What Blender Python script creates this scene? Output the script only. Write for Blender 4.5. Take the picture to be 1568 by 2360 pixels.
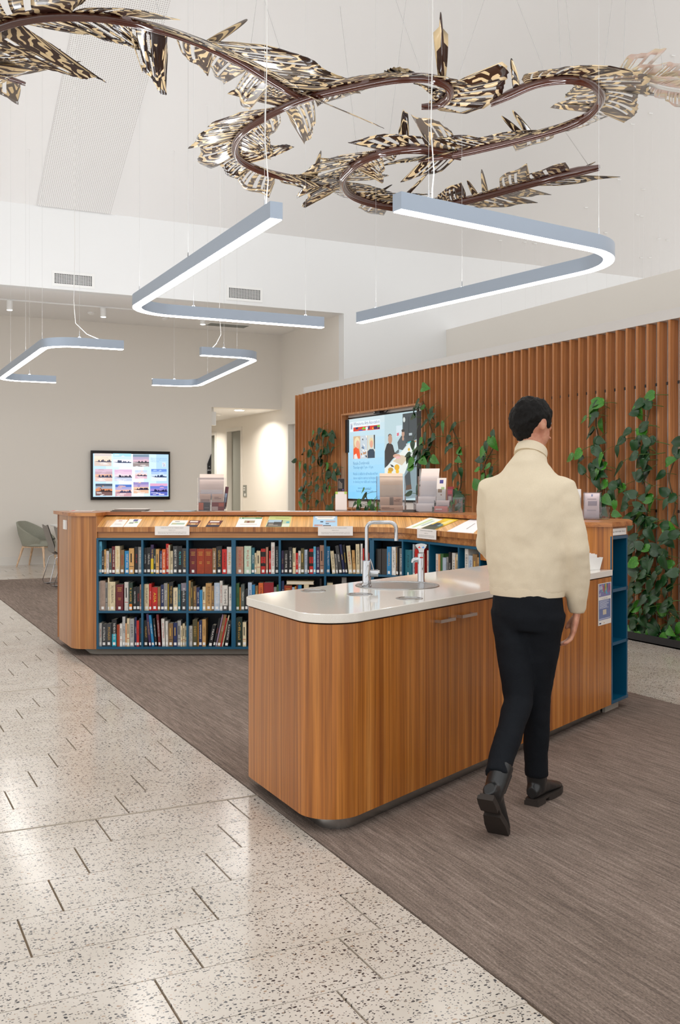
import bpy, bmesh, math, random
from mathutils import Vector, Matrix
random.seed(7)
for _o in list(bpy.data.objects): bpy.data.objects.remove(_o, do_unlink=True)
SC = bpy.context.scene
COL = SC.collection
# ------------------------------------------------------------------ camera (level view camera, room axes = world axes)
FPX, HORIZON, EYE = 2300.0, 1118.0, 1.44
YAW = math.atan(1129/2300)
CC, SS = math.cos(YAW), math.sin(YAW)
cam_d = bpy.data.cameras.new('camera'); cam = bpy.data.objects.new('camera', cam_d); COL.objects.link(cam)
cam.location = (0, 0, EYE); cam.rotation_euler = (math.pi/2, 0, -YAW)
cam_d.sensor_fit = 'HORIZONTAL'; cam_d.sensor_width = 36; cam_d.lens = 36*FPX/1568
cam_d.shift_y = -(2360/2-HORIZON)/1568; cam_d.clip_start = .05; cam_d.clip_end = 200
SC.camera = cam
# ------------------------------------------------------------------ daylight: an even overcast sky through the sides of the hall left open
wd = bpy.data.worlds.new('overcast_sky'); SC.world = wd; wd.use_nodes = True
wd.node_tree.nodes['Background'].inputs[0].default_value = (1, .99, .98, 1)
wd.node_tree.nodes['Background'].inputs[1].default_value = 1.0
SC.view_settings.view_transform = 'Standard'; SC.view_settings.look = 'None'; SC.view_settings.gamma = 1
SC.view_settings.use_curve_mapping = False
SC.view_settings.exposure = 0.50
LAMP_STRENGTH = 13.0
SC.cycles.use_light_tree = False; SC.cycles.max_bounces = 6; SC.cycles.diffuse_bounces = 4; SC.cycles.glossy_bounces = 3; SC.cycles.transmission_bounces = 3; SC.cycles.transparent_max_bounces = 10
SC.cycles.caustics_reflective = False; SC.cycles.caustics_refractive = False

# ------------------------------------------------------------------ helpers
def W(X, D, z=0.): return Vector((CC*X+SS*D, -SS*X+CC*D, z))       # (right, forward, up) of the viewer -> room axes
def PZ(px, py, z=0.):
    D = (EYE-z)*FPX/(py-HORIZON); return W((px-784)/FPX*D, D, z)
def _ray(px, py):
    d = W((px-784)/FPX, 1.); return d.x, d.y, (HORIZON-py)/FPX
def PU(px, py, u):
    a, b, w = _ray(px, py); t = u/a; return Vector((u, b*t, EYE+w*t))
def PV(px, py, v):
    a, b, w = _ray(px, py); t = v/b; return Vector((a*t, v, EYE+w*t))
def PD(px, py, D): return W((px-784)/FPX*D, D, EYE-(py-HORIZON)/FPX*D)
V_B = 15.83; SLOPE = .586; Z_B = 5.74
def ceil_z(v): return Z_B+SLOPE*(V_B-v)
def PC(px, py):
    a, b, w = _ray(px, py); t = (Z_B+SLOPE*V_B-EYE)/(w+SLOPE*b); return Vector((a*t, b*t, EYE+w*t))
def srgb(h):
    if isinstance(h, str):
        h = h.lstrip('#'); v = [int(h[i:i+2], 16)/255 for i in (0, 2, 4)]
    else: v = list(h)
    return tuple(x/12.92 if x <= .04045 else ((x+.055)/1.055)**2.4 for x in v)

class MB:
    def __init__(s): s.v = []; s.f = []; s.c = []
    def add(s, vs, fs, col=None):
        b = len(s.v); s.v += [tuple(v) for v in vs]; s.f += [tuple(i+b for i in f) for f in fs]; s.c += [col]*len(fs); return s
    def box(s, a, b, col=None, M=None):
        x0, y0, z0 = a; x1, y1, z1 = b
        vs = [(x0,y0,z0),(x1,y0,z0),(x1,y1,z0),(x0,y1,z0),(x0,y0,z1),(x1,y0,z1),(x1,y1,z1),(x0,y1,z1)]
        if M is not None: vs = [M @ Vector(v) for v in vs]
        return s.add(vs, [(3,2,1,0),(4,5,6,7),(0,1,5,4),(1,2,6,5),(2,3,7,6),(3,0,4,7)], col)
    def prism(s, poly, z0, z1, col=None):          # poly: counter-clockwise plan outline of Vectors/tuples
        n = len(poly); vs = [(p[0],p[1],z0) for p in poly]+[(p[0],p[1],z1) for p in poly]
        fs = [tuple(range(n-1,-1,-1)), tuple(range(n,2*n))]+[(i,(i+1)%n,n+(i+1)%n,n+i) for i in range(n)]
        return s.add(vs, fs, col)
    def strip(s, line, offs, z0, z1):              # a wall along plan points, thickened by offset points
        n = len(line); vs = [(p[0],p[1],z0) for p in line]+[(p[0],p[1],z1) for p in line]+[(p[0],p[1],z0) for p in offs]+[(p[0],p[1],z1) for p in offs]
        fs = []
        for i in range(n-1):
            a, b = i, i+1
            fs += [(a,b,n+b,n+a),(2*n+b,2*n+a,3*n+a,3*n+b),(n+a,n+b,3*n+b,3*n+a),(b,a,2*n+a,2*n+b)]
        fs += [(0,n,3*n,2*n),(n-1,3*n-1,4*n-1,2*n-1)]
        return s.add(vs, fs)
    def sheet(s, lines):                           # loft of equal-length polylines
        n = len(lines[0]); vs = [p for l in lines for p in l]
        return s.add(vs, [(j*n+i, j*n+i+1, (j+1)*n+i+1, (j+1)*n+i) for j in range(len(lines)-1) for i in range(n-1)])
    def tube(s, pts, r, seg=8, caps=True, col=None):
        pts = [Vector(p) for p in pts]; n = len(pts)
        rr = r if isinstance(r, (list, tuple)) else [r]*n
        t0 = (pts[1]-pts[0]).normalized(); up = Vector((0,0,1)) if abs(t0.z) < .9 else Vector((1,0,0))
        nn = t0.cross(up).normalized(); vs = []
        for i, p in enumerate(pts):
            t = (pts[min(i+1,n-1)]-pts[max(i-1,0)]).normalized()
            nn = (nn-t*nn.dot(t)).normalized(); bb = t.cross(nn)
            for k in range(seg):
                a = 2*math.pi*k/seg; vs.append(p+(nn*math.cos(a)+bb*math.sin(a))*rr[i])
        fs = [(i*seg+k, i*seg+(k+1)%seg, (i+1)*seg+(k+1)%seg, (i+1)*seg+k) for i in range(n-1) for k in range(seg)]
        if caps: fs += [tuple(range(seg-1,-1,-1)), tuple((n-1)*seg+k for k in range(seg))]
        return s.add(vs, fs, col)
    def lathe(s, prof, c=(0,0,0), seg=24, M=None):
        vs = []; n = len(prof)
        for r, z in prof:
            for k in range(seg):
                a = 2*math.pi*k/seg; vs.append(Vector((c[0]+r*math.cos(a), c[1]+r*math.sin(a), c[2]+z)))
        if M is not None: vs = [M @ v for v in vs]
        fs = [(i*seg+k, i*seg+(k+1)%seg, (i+1)*seg+(k+1)%seg, (i+1)*seg+k) for i in range(n-1) for k in range(seg)]
        if prof[0][0] > 1e-6: fs.append(tuple(range(seg-1,-1,-1)))
        if prof[-1][0] > 1e-6: fs.append(tuple((n-1)*seg+k for k in range(seg)))
        return s.add(vs, fs)
    def rings(s, rings):                            # closed rings lofted, capped
        n = len(rings[0]); vs = [p for r in rings for p in r]
        fs = [(j*n+i, j*n+(i+1)%n, (j+1)*n+(i+1)%n, (j+1)*n+i) for j in range(len(rings)-1) for i in range(n)]
        fs += [tuple(range(n-1,-1,-1)), tuple((len(rings)-1)*n+k for k in range(n))]
        return s.add(vs, fs)
    def mesh(s, name, mat=None, smooth=0):
        m = bpy.data.meshes.new(name); m.from_pydata([tuple(v) for v in s.v], [], s.f)
        if any(c is not None for c in s.c):
            at = m.attributes.new('ink', 'FLOAT_COLOR', 'FACE')
            for i, c in enumerate(s.c): at.data[i].color = (*(c or (1,1,1)), 1)
        if mat is not None: m.materials.append(MAT[mat] if isinstance(mat, str) else mat)
        if smooth:
            for p in m.polygons: p.use_smooth = True
            m.set_sharp_from_angle(angle=math.radians(smooth))
        m.update(); return m
    def build(s, name, mat, parent=None, smooth=0, M=None, color=None):
        return link(name, s.mesh(name, mat, smooth), parent, M, color)
def link(name, me, parent=None, M=None, color=None):
    o = bpy.data.objects.new(name, me); COL.objects.link(o)
    if parent is not None:
        o.parent = parent
        if M is not None: o.matrix_local = M
    elif M is not None: o.matrix_world = M
    if color is not None: o.color = (*color, 1)
    return o
def empty(name, loc=(0,0,0), M=None):
    o = bpy.data.objects.new(name, None); COL.objects.link(o); o.empty_display_size = .1
    if M is not None: o.matrix_world = M
    else: o.location = loc
    return o
def tag(o, label, cat, group=None):
    o['label'] = label; o['category'] = cat
    if group: o['group'] = group
    return o
def struct(o, label=None):
    o['kind'] = 'structure'
    if label: o['label'] = label
    return o
def frame(origin, ex, ey):                          # local x, y in the picture plane, z towards the viewer
    ex = Vector(ex).normalized(); ey = Vector(ey).normalized(); ez = ex.cross(ey)
    return Matrix(((ex.x,ey.x,ez.x,origin[0]),(ex.y,ey.y,ez.y,origin[1]),(ex.z,ey.z,ez.z,origin[2]),(0,0,0,1)))
def fillet(poly, r, n=8, closed=True):
    """round the corners of a plan outline; r may be a list"""
    out = []; N = len(poly)
    for i in range(N):
        p = Vector(poly[i][:2]); ri = r[i] if isinstance(r, (list, tuple)) else r
        if ri <= 0 or (not closed and i in (0, N-1)): out.append(p); continue
        a = (Vector(poly[i-1][:2])-p).normalized(); b = (Vector(poly[(i+1) % N][:2])-p).normalized()
        ang = math.acos(max(-1, min(1, a.dot(b)))); T = ri/math.tan(ang/2)
        c = p+(a+b).normalized()*(ri/math.sin(ang/2)); s0 = p+a*T-c; s1 = p+b*T-c
        a0 = math.atan2(s0.y, s0.x); da = (math.atan2(s1.y, s1.x)-a0+math.pi) % (2*math.pi)-math.pi
        for k in range(n+1):
            t = a0+da*k/n; out.append(c+Vector((math.cos(t), math.sin(t)))*ri)
    return out
def offset_open(line, d):                           # shift an open plan line sideways (left of travel = +)
    out = []; n = len(line)
    for i in range(n):
        t = (line[min(i+1,n-1)]-line[i]).normalized() if i == 0 else (line[i]-line[i-1]).normalized()
        t2 = (line[i+1]-line[i]).normalized() if i < n-1 else t
        nn = (Vector((-t.y,t.x))+Vector((-t2.y,t2.x))).normalized(); k = max(.3, nn.dot(Vector((-t2.y,t2.x))))
        out.append(line[i]+nn*(d/k))
    return out
_txt = {}
def text_mesh(body, size=1., align='CENTER', width=None):
    key = (body, size, align, width)
    if key in _txt: return _txt[key]
    cu = bpy.data.curves.new('lettering', 'FONT'); cu.body = body; cu.size = size; cu.align_x = align; cu.align_y = 'CENTER'
    cu.resolution_u = 1; cu.fill_mode = 'FRONT'
    ob = bpy.data.objects.new('lettering', cu); COL.objects.link(ob)
    bpy.context.view_layer.update()
    dg = bpy.context.evaluated_depsgraph_get()
    me = bpy.data.meshes.new_from_object(ob.evaluated_get(dg))
    bpy.data.objects.remove(ob); bpy.data.curves.remove(cu)
    if len(me.vertices) and width:
        xs = [v.co.x for v in me.vertices]; w = max(xs)-min(xs); mid = (max(xs)+min(xs))/2
        for v in me.vertices: v.co.x = (v.co.x-(mid if align == 'CENTER' else min(xs)))*width/w
    me.name = 'lettering'; _txt[key] = me; return me
def put_text(body, M, size, color, parent=None, align='CENTER', width=None, mat='print_ink', name='lettering'):
    me = text_mesh(body, size, align, width)
    if not me.materials: me.materials.append(MAT[mat])
    elif me.materials[0] != MAT[mat]: me = me.copy(); me.materials[0] = MAT[mat]
    return link(name, me, parent, M, color)

# ------------------------------------------------------------------ materials
MAT = {}
def material(name, color=(.8,.8,.8), rough=.5, metal=0., **kw):
    m = bpy.data.materials.new(name); m.use_nodes = True; MAT[name] = m
    b = m.node_tree.nodes['Principled BSDF']; b.inputs['Base Color'].default_value = (*color, 1)
    b.inputs['Roughness'].default_value = rough; b.inputs['Metallic'].default_value = metal
    for k, v in kw.items(): b.inputs[k.replace('_', ' ')].default_value = v
    return m, m.node_tree.nodes, m.node_tree.links, b
def node(ns, t, **kw):
    n = ns.new(t)
    for k, v in kw.items(): setattr(n, k, v)
    return n
def ramp(ns, stops, interp='LINEAR'):
    r = ns.new('ShaderNodeValToRGB'); r.color_ramp.interpolation = interp
    e = r.color_ramp.elements
    while len(e) < len(stops): e.new(.5)
    for i, (p, c) in enumerate(stops): e[i].position = p; e[i].color = (*c, 1) if len(c) == 3 else c
    return r
def mapped(ns, ls, scale, src='Object', rot=(0,0,0)):
    tc = ns.new('ShaderNodeTexCoord'); mp = ns.new('ShaderNodeMapping'); mp.inputs['Scale'].default_value = scale
    mp.inputs['Rotation'].default_value = rot; ls.new(tc.outputs[src], mp.inputs[0]); return mp
def noise(ns, ls, vec, scale, detail=4., rough=.5):
    n = ns.new('ShaderNodeTexNoise'); n.inputs['Scale'].default_value = scale; n.inputs['Detail'].default_value = detail
    n.inputs['Roughness'].default_value = rough
    if vec is not None: ls.new(vec.outputs[0], n.inputs[0])
    return n
def mixc(ns, ls, fac, a, b, mode='MIX'):
    m = ns.new('ShaderNodeMix'); m.data_type = 'RGBA'; m.blend_type = mode
    for sock, v in ((m.inputs[0], fac), (m.inputs[6], a), (m.inputs[7], b)):
        if isinstance(v, bpy.types.NodeSocket): ls.new(v, sock)
        elif isinstance(v, (int, float)): sock.default_value = v
        else: sock.default_value = (*v, 1)
    return m.outputs[2]
def bump(ns, ls, b, h, strength, dist=.01):
    n = ns.new('ShaderNodeBump'); n.inputs['Strength'].default_value = strength; n.inputs['Distance'].default_value = dist
    ls.new(h, n.inputs['Height']); ls.new(n.outputs[0], b.inputs['Normal'])

def paint(name, color, rough=.6):
    m, ns, ls, b = material(name, color, rough)
paint('wall_paint', srgb('#E6E1D9')); paint('ceiling_paint', srgb('#EDECEB')); paint('gloss_trim', srgb('#E2DFD9'), .35)
paint('wall_paint_cool_lit', srgb('#E9EAEA')); paint('grey_door', srgb('#8E908A'), .4); paint('white_cabinet', srgb('#E9E8E6'), .35); paint('concrete_plinth', srgb('#A49D92'), .7)  # upper wall tone cooler than wall_paint, cool daylight put into the colour

def wood(name, dark, mid, light, axis=2, rough=.32, fine=95., wide=24., turn=0.):
    m, ns, ls, b = material(name, mid, rough)
    sc = [1,1,1]; sc[axis] = .012
    if axis == 1: sc[2] = .012
    mp = mapped(ns, ls, tuple(1/k for k in sc), rot=(0,0,-turn)); mp.vector_type = 'TEXTURE'
    n1 = noise(ns, ls, mp, wide, 2, .6); n2 = noise(ns, ls, mp, fine, 2, .65); n3 = noise(ns, ls, mp, fine*4, 1, .5)
    r1 = ramp(ns, [(.3, dark), (.5, mid), (.72, light)]); ls.new(n1.outputs[0], r1.inputs[0])
    r2 = ramp(ns, [(.34, (.68,.63,.57)), (.5, (1,1,1)), (.66, (1.2,1.17,1.12))]); ls.new(n2.outputs[0], r2.inputs[0])
    r3 = ramp(ns, [(.35, (.82,.8,.78)), (.6, (1,1,1))]); ls.new(n3.outputs[0], r3.inputs[0])
    c = mixc(ns, ls, .75, r1.outputs[0], r2.outputs[0], 'MULTIPLY'); c = mixc(ns, ls, .6, c, r3.outputs[0], 'MULTIPLY')
    ls.new(c, b.inputs['Base Color']); b.inputs['Coat Weight'].default_value = .25; b.inputs['Coat Roughness'].default_value = .25
    return m
wood('oak_veneer', srgb('#8E5526'), srgb('#B1753C'), srgb('#C48C52'))
wood('oak_front_veneer', srgb('#8E4F17'), srgb('#B06C28'), srgb('#C98640'))
wood('display_veneer_lit', srgb('#CE9450'), srgb('#E2AC64'), srgb('#EFC284'), axis=1, wide=30, turn=YAW)  # display wood lightened, strong light on the ledge put into the colour
wood('solid_top', srgb('#8E4E22'), srgb('#B4733C'), srgb('#C58A52'), axis=0, wide=14, turn=YAW)
wood('cedar_slat', srgb('#AC6C3C'), srgb('#C6854F'), srgb('#D69A66'), rough=.45)
wood('beech_leg', srgb('#C9A583'), srgb('#D9B896'), srgb('#E2C6A8'))
# grain of the horizontal fascia runs along it
wood('fascia_veneer', srgb('#9A5E2C'), srgb('#B87A40'), srgb('#C98E56'), axis=0, turn=YAW)

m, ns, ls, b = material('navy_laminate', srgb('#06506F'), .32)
m, ns, ls, b = material('navy_in_shade', srgb('#041A2A'), .5)  # darker copy of the laminate, shade inside the shelves put into the colour
m, ns, ls, b = material('stone_benchtop', srgb('#E4DFD6'), .06)
n = noise(ns, ls, mapped(ns, ls, (1,1,1)), 260, 2); r = ramp(ns, [(.35, srgb('#E2DDD4')), (.65, srgb('#E8E4DC'))]); ls.new(n.outputs[0], r.inputs[0]); ls.new(r.outputs[0], b.inputs['Base Color'])
material('chrome', (.52,.53,.55), .05, 1.); material('brushed_steel', (.42,.42,.41), .26, 1.)
m, ns, ls, b = material('satin_nickel', (.6,.58,.55), .3, 1.)
m, ns, ls, b = material('anodised_aluminium', srgb('#A9B6C6'), .38, .45)
n = noise(ns, ls, mapped(ns, ls, (1,1,1)), 6, 3); bump(ns, ls, b, n.outputs[0], .02)
material('dark_bar', (.03,.03,.032), .5); material('black_plastic', (.012,.012,.014), .35); material('screen_bezel', (.008,.008,.009), .22); material('soft_black', (.02,.02,.022), .6)
material('white_plastic', srgb('#EDEDEB'), .35); material('hole_dark', (.01,.01,.01), .8)
material('steel_cable', (.62,.62,.62), .4, .6); material('clear_cord', (.78,.77,.75), .35)
material('potting_soil', (.02,.014,.01), .9)

# carpet: ribbed, ribs along the hall
m, ns, ls, b = material('ribbed_carpet', srgb('#7A6D66'), .95)
mp = mapped(ns, ls, (1,.045,1)); n1 = noise(ns, ls, mp, 120, 3, .7); mp2 = mapped(ns, ls, (1,.35,1)); n2 = noise(ns, ls, mp2, 260, 2, .6); n3 = noise(ns, ls, mapped(ns, ls, (1,.25,1)), 2.2, 3)
r1 = ramp(ns, [(.3, srgb('#6E625A')), (.5, srgb('#897A70')), (.72, srgb('#A6978C'))]); ls.new(n1.outputs[0], r1.inputs[0])
r2 = ramp(ns, [(.35, (.6,.6,.6)), (.62, (1.15,1.15,1.15))]); ls.new(n2.outputs[0], r2.inputs[0])
r3 = ramp(ns, [(.35, (.9,.89,.88)), (.65, (1.06,1.05,1.05))]); ls.new(n3.outputs[0], r3.inputs[0])
c = mixc(ns, ls, .8, r1.outputs[0], r2.outputs[0], 'MULTIPLY'); c = mixc(ns, ls, 1., c, r3.outputs[0], 'MULTIPLY'); ls.new(c, b.inputs['Base Color'])
b.inputs['Specular IOR Level'].default_value = .15
bump(ns, ls, b, n2.outputs[0], .6, .006)
# terrazzo: pale matrix with dark, grey and tan chips
def terrazzo(name, polish):
    m, ns, ls, b = material(name, srgb('#DAD3C9'), polish)
    tc = ns.new('ShaderNodeNewGeometry')
    warp = noise(ns, ls, None, 60, 1); ls.new(tc.outputs['Position'], warp.inputs[0])
    base = noise(ns, ls, None, 3.0, 1); ls.new(tc.outputs['Position'], base.inputs[0])
    rb = ramp(ns, [(.35, srgb('#CBC2B6')), (.65, srgb('#D6CEC4'))]); ls.new(base.outputs[0], rb.inputs[0]); col = rb.outputs[0]
    mv = ns.new('ShaderNodeMix'); mv.data_type = 'VECTOR'; mv.inputs[0].default_value = .012; ls.new(tc.outputs['Position'], mv.inputs[4]); ls.new(warp.outputs['Color'], mv.inputs[5])
    for sc, thr, share, cols in ((56, .32, .42, ('#26252A','#4A484B','#8C8178','#A58B74')), (115, .35, .45, ('#34343A','#6C6864','#9B9087','#B59C86'))):
        vo = node(ns, 'ShaderNodeTexVoronoi'); vo.inputs['Scale'].default_value = sc; vo.inputs['Randomness'].default_value = 1.
        mp = ns.new('ShaderNodeMapping'); mp.inputs['Scale'].default_value = (1, 1.55, 1); ls.new(mv.outputs[1], mp.inputs[0]); ls.new(mp.outputs[0], vo.inputs[0])
        sep = ns.new('ShaderNodeSeparateColor'); ls.new(vo.outputs['Color'], sep.inputs[0])
        lt = node(ns, 'ShaderNodeMath', operation='LESS_THAN'); ls.new(vo.outputs['Distance'], lt.inputs[0]); lt.inputs[1].default_value = thr
        pick = node(ns, 'ShaderNodeMath', operation='LESS_THAN'); ls.new(sep.outputs[0], pick.inputs[0]); pick.inputs[1].default_value = share
        mu = node(ns, 'ShaderNodeMath', operation='MULTIPLY'); ls.new(lt.outputs[0], mu.inputs[0]); ls.new(pick.outputs[0], mu.inputs[1])
        cr = ramp(ns, [(0, srgb(cols[0])), (.45, srgb(cols[1])), (.68, srgb(cols[2])), (.88, srgb(cols[3]))], 'CONSTANT'); ls.new(sep.outputs[1], cr.inputs[0])
        col = mixc(ns, ls, mu.outputs[0], col, cr.outputs[0])
    ls.new(col, b.inputs['Base Color']); return m
terrazzo('terrazzo', .17)
material('tile_grout', srgb('#8C7A64'), .8); material('movement_joint', srgb('#A59B8C'), .6)

def flat_attr(name, emit=0., rough=.6, gloss=.5):
    m, ns, ls, b = material(name, (1,1,1), rough); at = node(ns, 'ShaderNodeAttribute', attribute_name='ink')
    if emit:
        ls.new(at.outputs['Color'], b.inputs['Emission Color']); b.inputs['Emission Strength'].default_value = emit
        b.inputs['Base Color'].default_value = (.01,.01,.01,1); b.inputs['Roughness'].default_value = .25
    else: ls.new(at.outputs['Color'], b.inputs['Base Color'])
flat_attr('printed_paper', 0, .55); flat_attr('lit_picture', .85)
def obj_color(name, rough, emit=0.):
    m, ns, ls, b = material(name, (1,1,1), rough); oi = ns.new('ShaderNodeObjectInfo')
    if emit: ls.new(oi.outputs['Color'], b.inputs['Emission Color']); b.inputs['Emission Strength'].default_value = emit; b.inputs['Base Color'].default_value = (0,0,0,1)
    else: ls.new(oi.outputs['Color'], b.inputs['Base Color'])
    return m, ns, ls, b, oi
obj_color('print_ink', .6); obj_color('lit_lettering', .6, .85)
m, ns, ls, b, oi = obj_color('book_cover', .38)
n = noise(ns, ls, mapped(ns, ls, (1,1,1)), 35, 3); r = ramp(ns, [(.35, (.86,.86,.86)), (.65, (1.08,1.08,1.08))]); ls.new(n.outputs[0], r.inputs[0])
ls.new(mixc(ns, ls, 1., oi.outputs['Color'], r.outputs[0], 'MULTIPLY'), b.inputs['Base Color'])
material('page_paper', srgb('#E2D8C4'), .8); material('sticker_paper', srgb('#F2F0EC'), .6); material('white_paper', srgb('#F2EEEA'), .7)
m, ns, ls, b = material('lamp_diffuser', (1,1,1), .6); b.inputs['Emission Color'].default_value = (1, .97, .93, 1); b.inputs['Emission Strength'].default_value = LAMP_STRENGTH
m, ns, ls, b = material('ceiling_fill_glow', (1,1,1), .6); b.inputs['Emission Color'].default_value = (.96, .98, 1, 1); b.inputs['Emission Strength'].default_value = 26.  # glow added on top of the pendants to brighten the ceiling
m, ns, ls, b = material('downlight_lens', (1,1,1), .6); b.inputs['Emission Color'].default_value = (1, .96, .9, 1); b.inputs['Emission Strength'].default_value = 12
# clear acrylic
m = bpy.data.materials.new('clear_acrylic'); m.use_nodes = True; MAT['clear_acrylic'] = m; ns, ls = m.node_tree.nodes, m.node_tree.links; ns.remove(ns['Principled BSDF'])
tr = ns.new('ShaderNodeBsdfTransparent'); tr.inputs[0].default_value = (.965,.96,.97,1); gl = ns.new('ShaderNodeBsdfGlossy'); gl.inputs['Roughness'].default_value = .04
fr = ns.new('ShaderNodeFresnel'); fr.inputs[0].default_value = 1.4; mx = ns.new('ShaderNodeMixShader'); ls.new(fr.outputs[0], mx.inputs[0]); ls.new(tr.outputs[0], mx.inputs[1]); ls.new(gl.outputs[0], mx.inputs[2]); ls.new(mx.outputs[0], ns['Material Output'].inputs[0])
# perforated ceiling board
m, ns, ls, b = material('perforated_board', srgb('#EDECEB'), .6)
mp = mapped(ns, ls, (1/.0285, 1/.0285, 1)); fr_ = node(ns, 'ShaderNodeVectorMath', operation='FRACTION'); ls.new(mp.outputs[0], fr_.inputs[0])
sb = node(ns, 'ShaderNodeVectorMath', operation='SUBTRACT'); ls.new(fr_.outputs[0], sb.inputs[0]); sb.inputs[1].default_value = (.5,.5,.5)
ml = node(ns, 'ShaderNodeVectorMath', operation='MULTIPLY'); ls.new(sb.outputs[0], ml.inputs[0]); ml.inputs[1].default_value = (1,1,0)
ln = node(ns, 'ShaderNodeVectorMath', operation='LENGTH'); ls.new(ml.outputs[0], ln.inputs[0])
lt = node(ns, 'ShaderNodeMath', operation='LESS_THAN'); ls.new(ln.outputs['Value'], lt.inputs[0]); lt.inputs[1].default_value = .23
ls.new(mixc(ns, ls, lt.outputs[0], srgb('#EDECEB'), srgb('#A8A39D')), b.inputs['Base Color'])
# leaves
def leafmat(name, a, bb, c):
    m, ns, ls, b = material(name, a, .38); b.inputs['Coat Weight'].default_value = .15
    oi = ns.new('ShaderNodeObjectInfo'); n = noise(ns, ls, mapped(ns, ls, (1,1,1)), 16, 3, .6)
    r = ramp(ns, [(.3, a), (.6, bb), (.7, c)]); ls.new(n.outputs[0], r.inputs[0])
    rr = ramp(ns, [(0, (.7,.75,.7)), (1, (1.25,1.2,1.1))]); ls.new(oi.outputs['Random'], rr.inputs[0])
    ls.new(mixc(ns, ls, 1., r.outputs[0], rr.outputs[0], 'MULTIPLY'), b.inputs['Base Color'])
leafmat('dark_leaf', srgb('#0F3517'), srgb('#1A4A22'), srgb('#285E2C')); leafmat('bright_leaf', srgb('#2C6D1B'), srgb('#3F8A22'), srgb('#8FB83C'))
material('green_stem', srgb('#4A6B2A'), .5); material('brown_stem', srgb('#5A4A30'), .7)
# cloth
def cloth(name, col, sc=260, rough=.9, var=.12, axis=None):
    m, ns, ls, b = material(name, col, rough); b.inputs['Specular IOR Level'].default_value = .2
    mp = mapped(ns, ls, (1,1,1) if axis is None else axis); n = noise(ns, ls, mp, sc, 2); r = ramp(ns, [(.3, tuple(x*(1-var*2) for x in col)), (.7, tuple(x*(1+var) for x in col))])
    ls.new(n.outputs[0], r.inputs[0]); ls.new(r.outputs[0], b.inputs['Base Color']); bump(ns, ls, b, n.outputs[0], .35, .003)
cloth('oatmeal_knit', srgb('#E4D6BC'), 420, .9, .05, axis=(1,1,3.5)); cloth('black_denim', srgb('#10141A'), 300, .8); cloth('grey_upholstery', srgb('#A0A194'), 240)
material('grey_shell', srgb('#837D76'), .45); material('boot_leather', (.012,.013,.014), .28); material('boot_sole', (.025,.018,.014), .7)
m, ns, ls, b = material('skin', srgb('#C98E72'), .5); b.inputs['Subsurface Weight'].default_value = .1; b.inputs['Subsurface Radius'].default_value = (.01,.004,.002)
n = noise(ns, ls, mapped(ns, ls, (1,1,1)), 30, 3); r = ramp(ns, [(.35, srgb('#BF7F66')), (.65, srgb('#D39C80'))]); ls.new(n.outputs[0], r.inputs[0]); ls.new(r.outputs[0], b.inputs['Base Color'])
m, ns, ls, b = material('dark_hair', (.006,.005,.0045), .65, Specular_IOR_Level=.2); n = noise(ns, ls, mapped(ns, ls, (1,1,.25)), 160, 3); bump(ns, ls, b, n.outputs[0], .8, .01)
# hanging sculpture: lacquered vanes, dark line work over cream, glossy
m, ns, ls, b = material('patterned_vane', (.3,.2,.1), .16); b.inputs['Coat Weight'].default_value = .25; b.inputs['Coat Roughness'].default_value = .08
uv = ns.new('ShaderNodeUVMap'); uv.uv_map = 'UVMap'; oi = ns.new('ShaderNodeObjectInfo')
ad = node(ns, 'ShaderNodeVectorMath', operation='ADD'); cmb = ns.new('ShaderNodeCombineXYZ'); mm = node(ns, 'ShaderNodeMath', operation='MULTIPLY'); ls.new(oi.outputs['Random'], mm.inputs[0]); mm.inputs[1].default_value = 37.
ls.new(mm.outputs[0], cmb.inputs[0]); ls.new(mm.outputs[0], cmb.inputs[1]); ls.new(uv.outputs[0], ad.inputs[0]); ls.new(cmb.outputs[0], ad.inputs[1])
wa = node(ns, 'ShaderNodeTexWave', wave_type='BANDS', bands_direction='DIAGONAL'); wa.inputs['Scale'].default_value = 5.5; wa.inputs['Distortion'].default_value = 9.; wa.inputs['Detail'].default_value = 1.2; wa.inputs['Detail Scale'].default_value = 1.3; ls.new(ad.outputs[0], wa.inputs[0])
wr = node(ns, 'ShaderNodeTexWave', wave_type='RINGS', rings_direction='SPHERICAL'); wr.inputs['Scale'].default_value = 4.; wr.inputs['Distortion'].default_value = 5.; wr.inputs['Detail'].default_value = 1.; ls.new(uv.outputs[0], wr.inputs[0])
vo = node(ns, 'ShaderNodeTexVoronoi', feature='DISTANCE_TO_EDGE'); vo.inputs['Scale'].default_value = 9.; mp = ns.new('ShaderNodeMapping'); mp.inputs['Scale'].default_value = (1.8,.7,1); ls.new(ad.outputs[0], mp.inputs[0]); ls.new(mp.outputs[0], vo.inputs[0])
g1 = node(ns, 'ShaderNodeMath', operation='GREATER_THAN'); ls.new(wa.outputs['Fac'], g1.inputs[0]); g1.inputs[1].default_value = .66
g2 = node(ns, 'ShaderNodeMath', operation='GREATER_THAN'); ls.new(vo.outputs['Distance'], g2.inputs[0]); g2.inputs[1].default_value = .17
g3 = node(ns, 'ShaderNodeMath', operation='GREATER_THAN'); ls.new(wr.outputs['Fac'], g3.inputs[0]); g3.inputs[1].default_value = .6
nz = noise(ns, ls, ad, 1.6, 1); s1 = node(ns, 'ShaderNodeMath', operation='GREATER_THAN'); ls.new(nz.outputs[0], s1.inputs[0]); s1.inputs[1].default_value = .5
s2 = node(ns, 'ShaderNodeMath', operation='GREATER_THAN'); ls.new(nz.outputs[0], s2.inputs[0]); s2.inputs[1].default_value = .58
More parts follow.
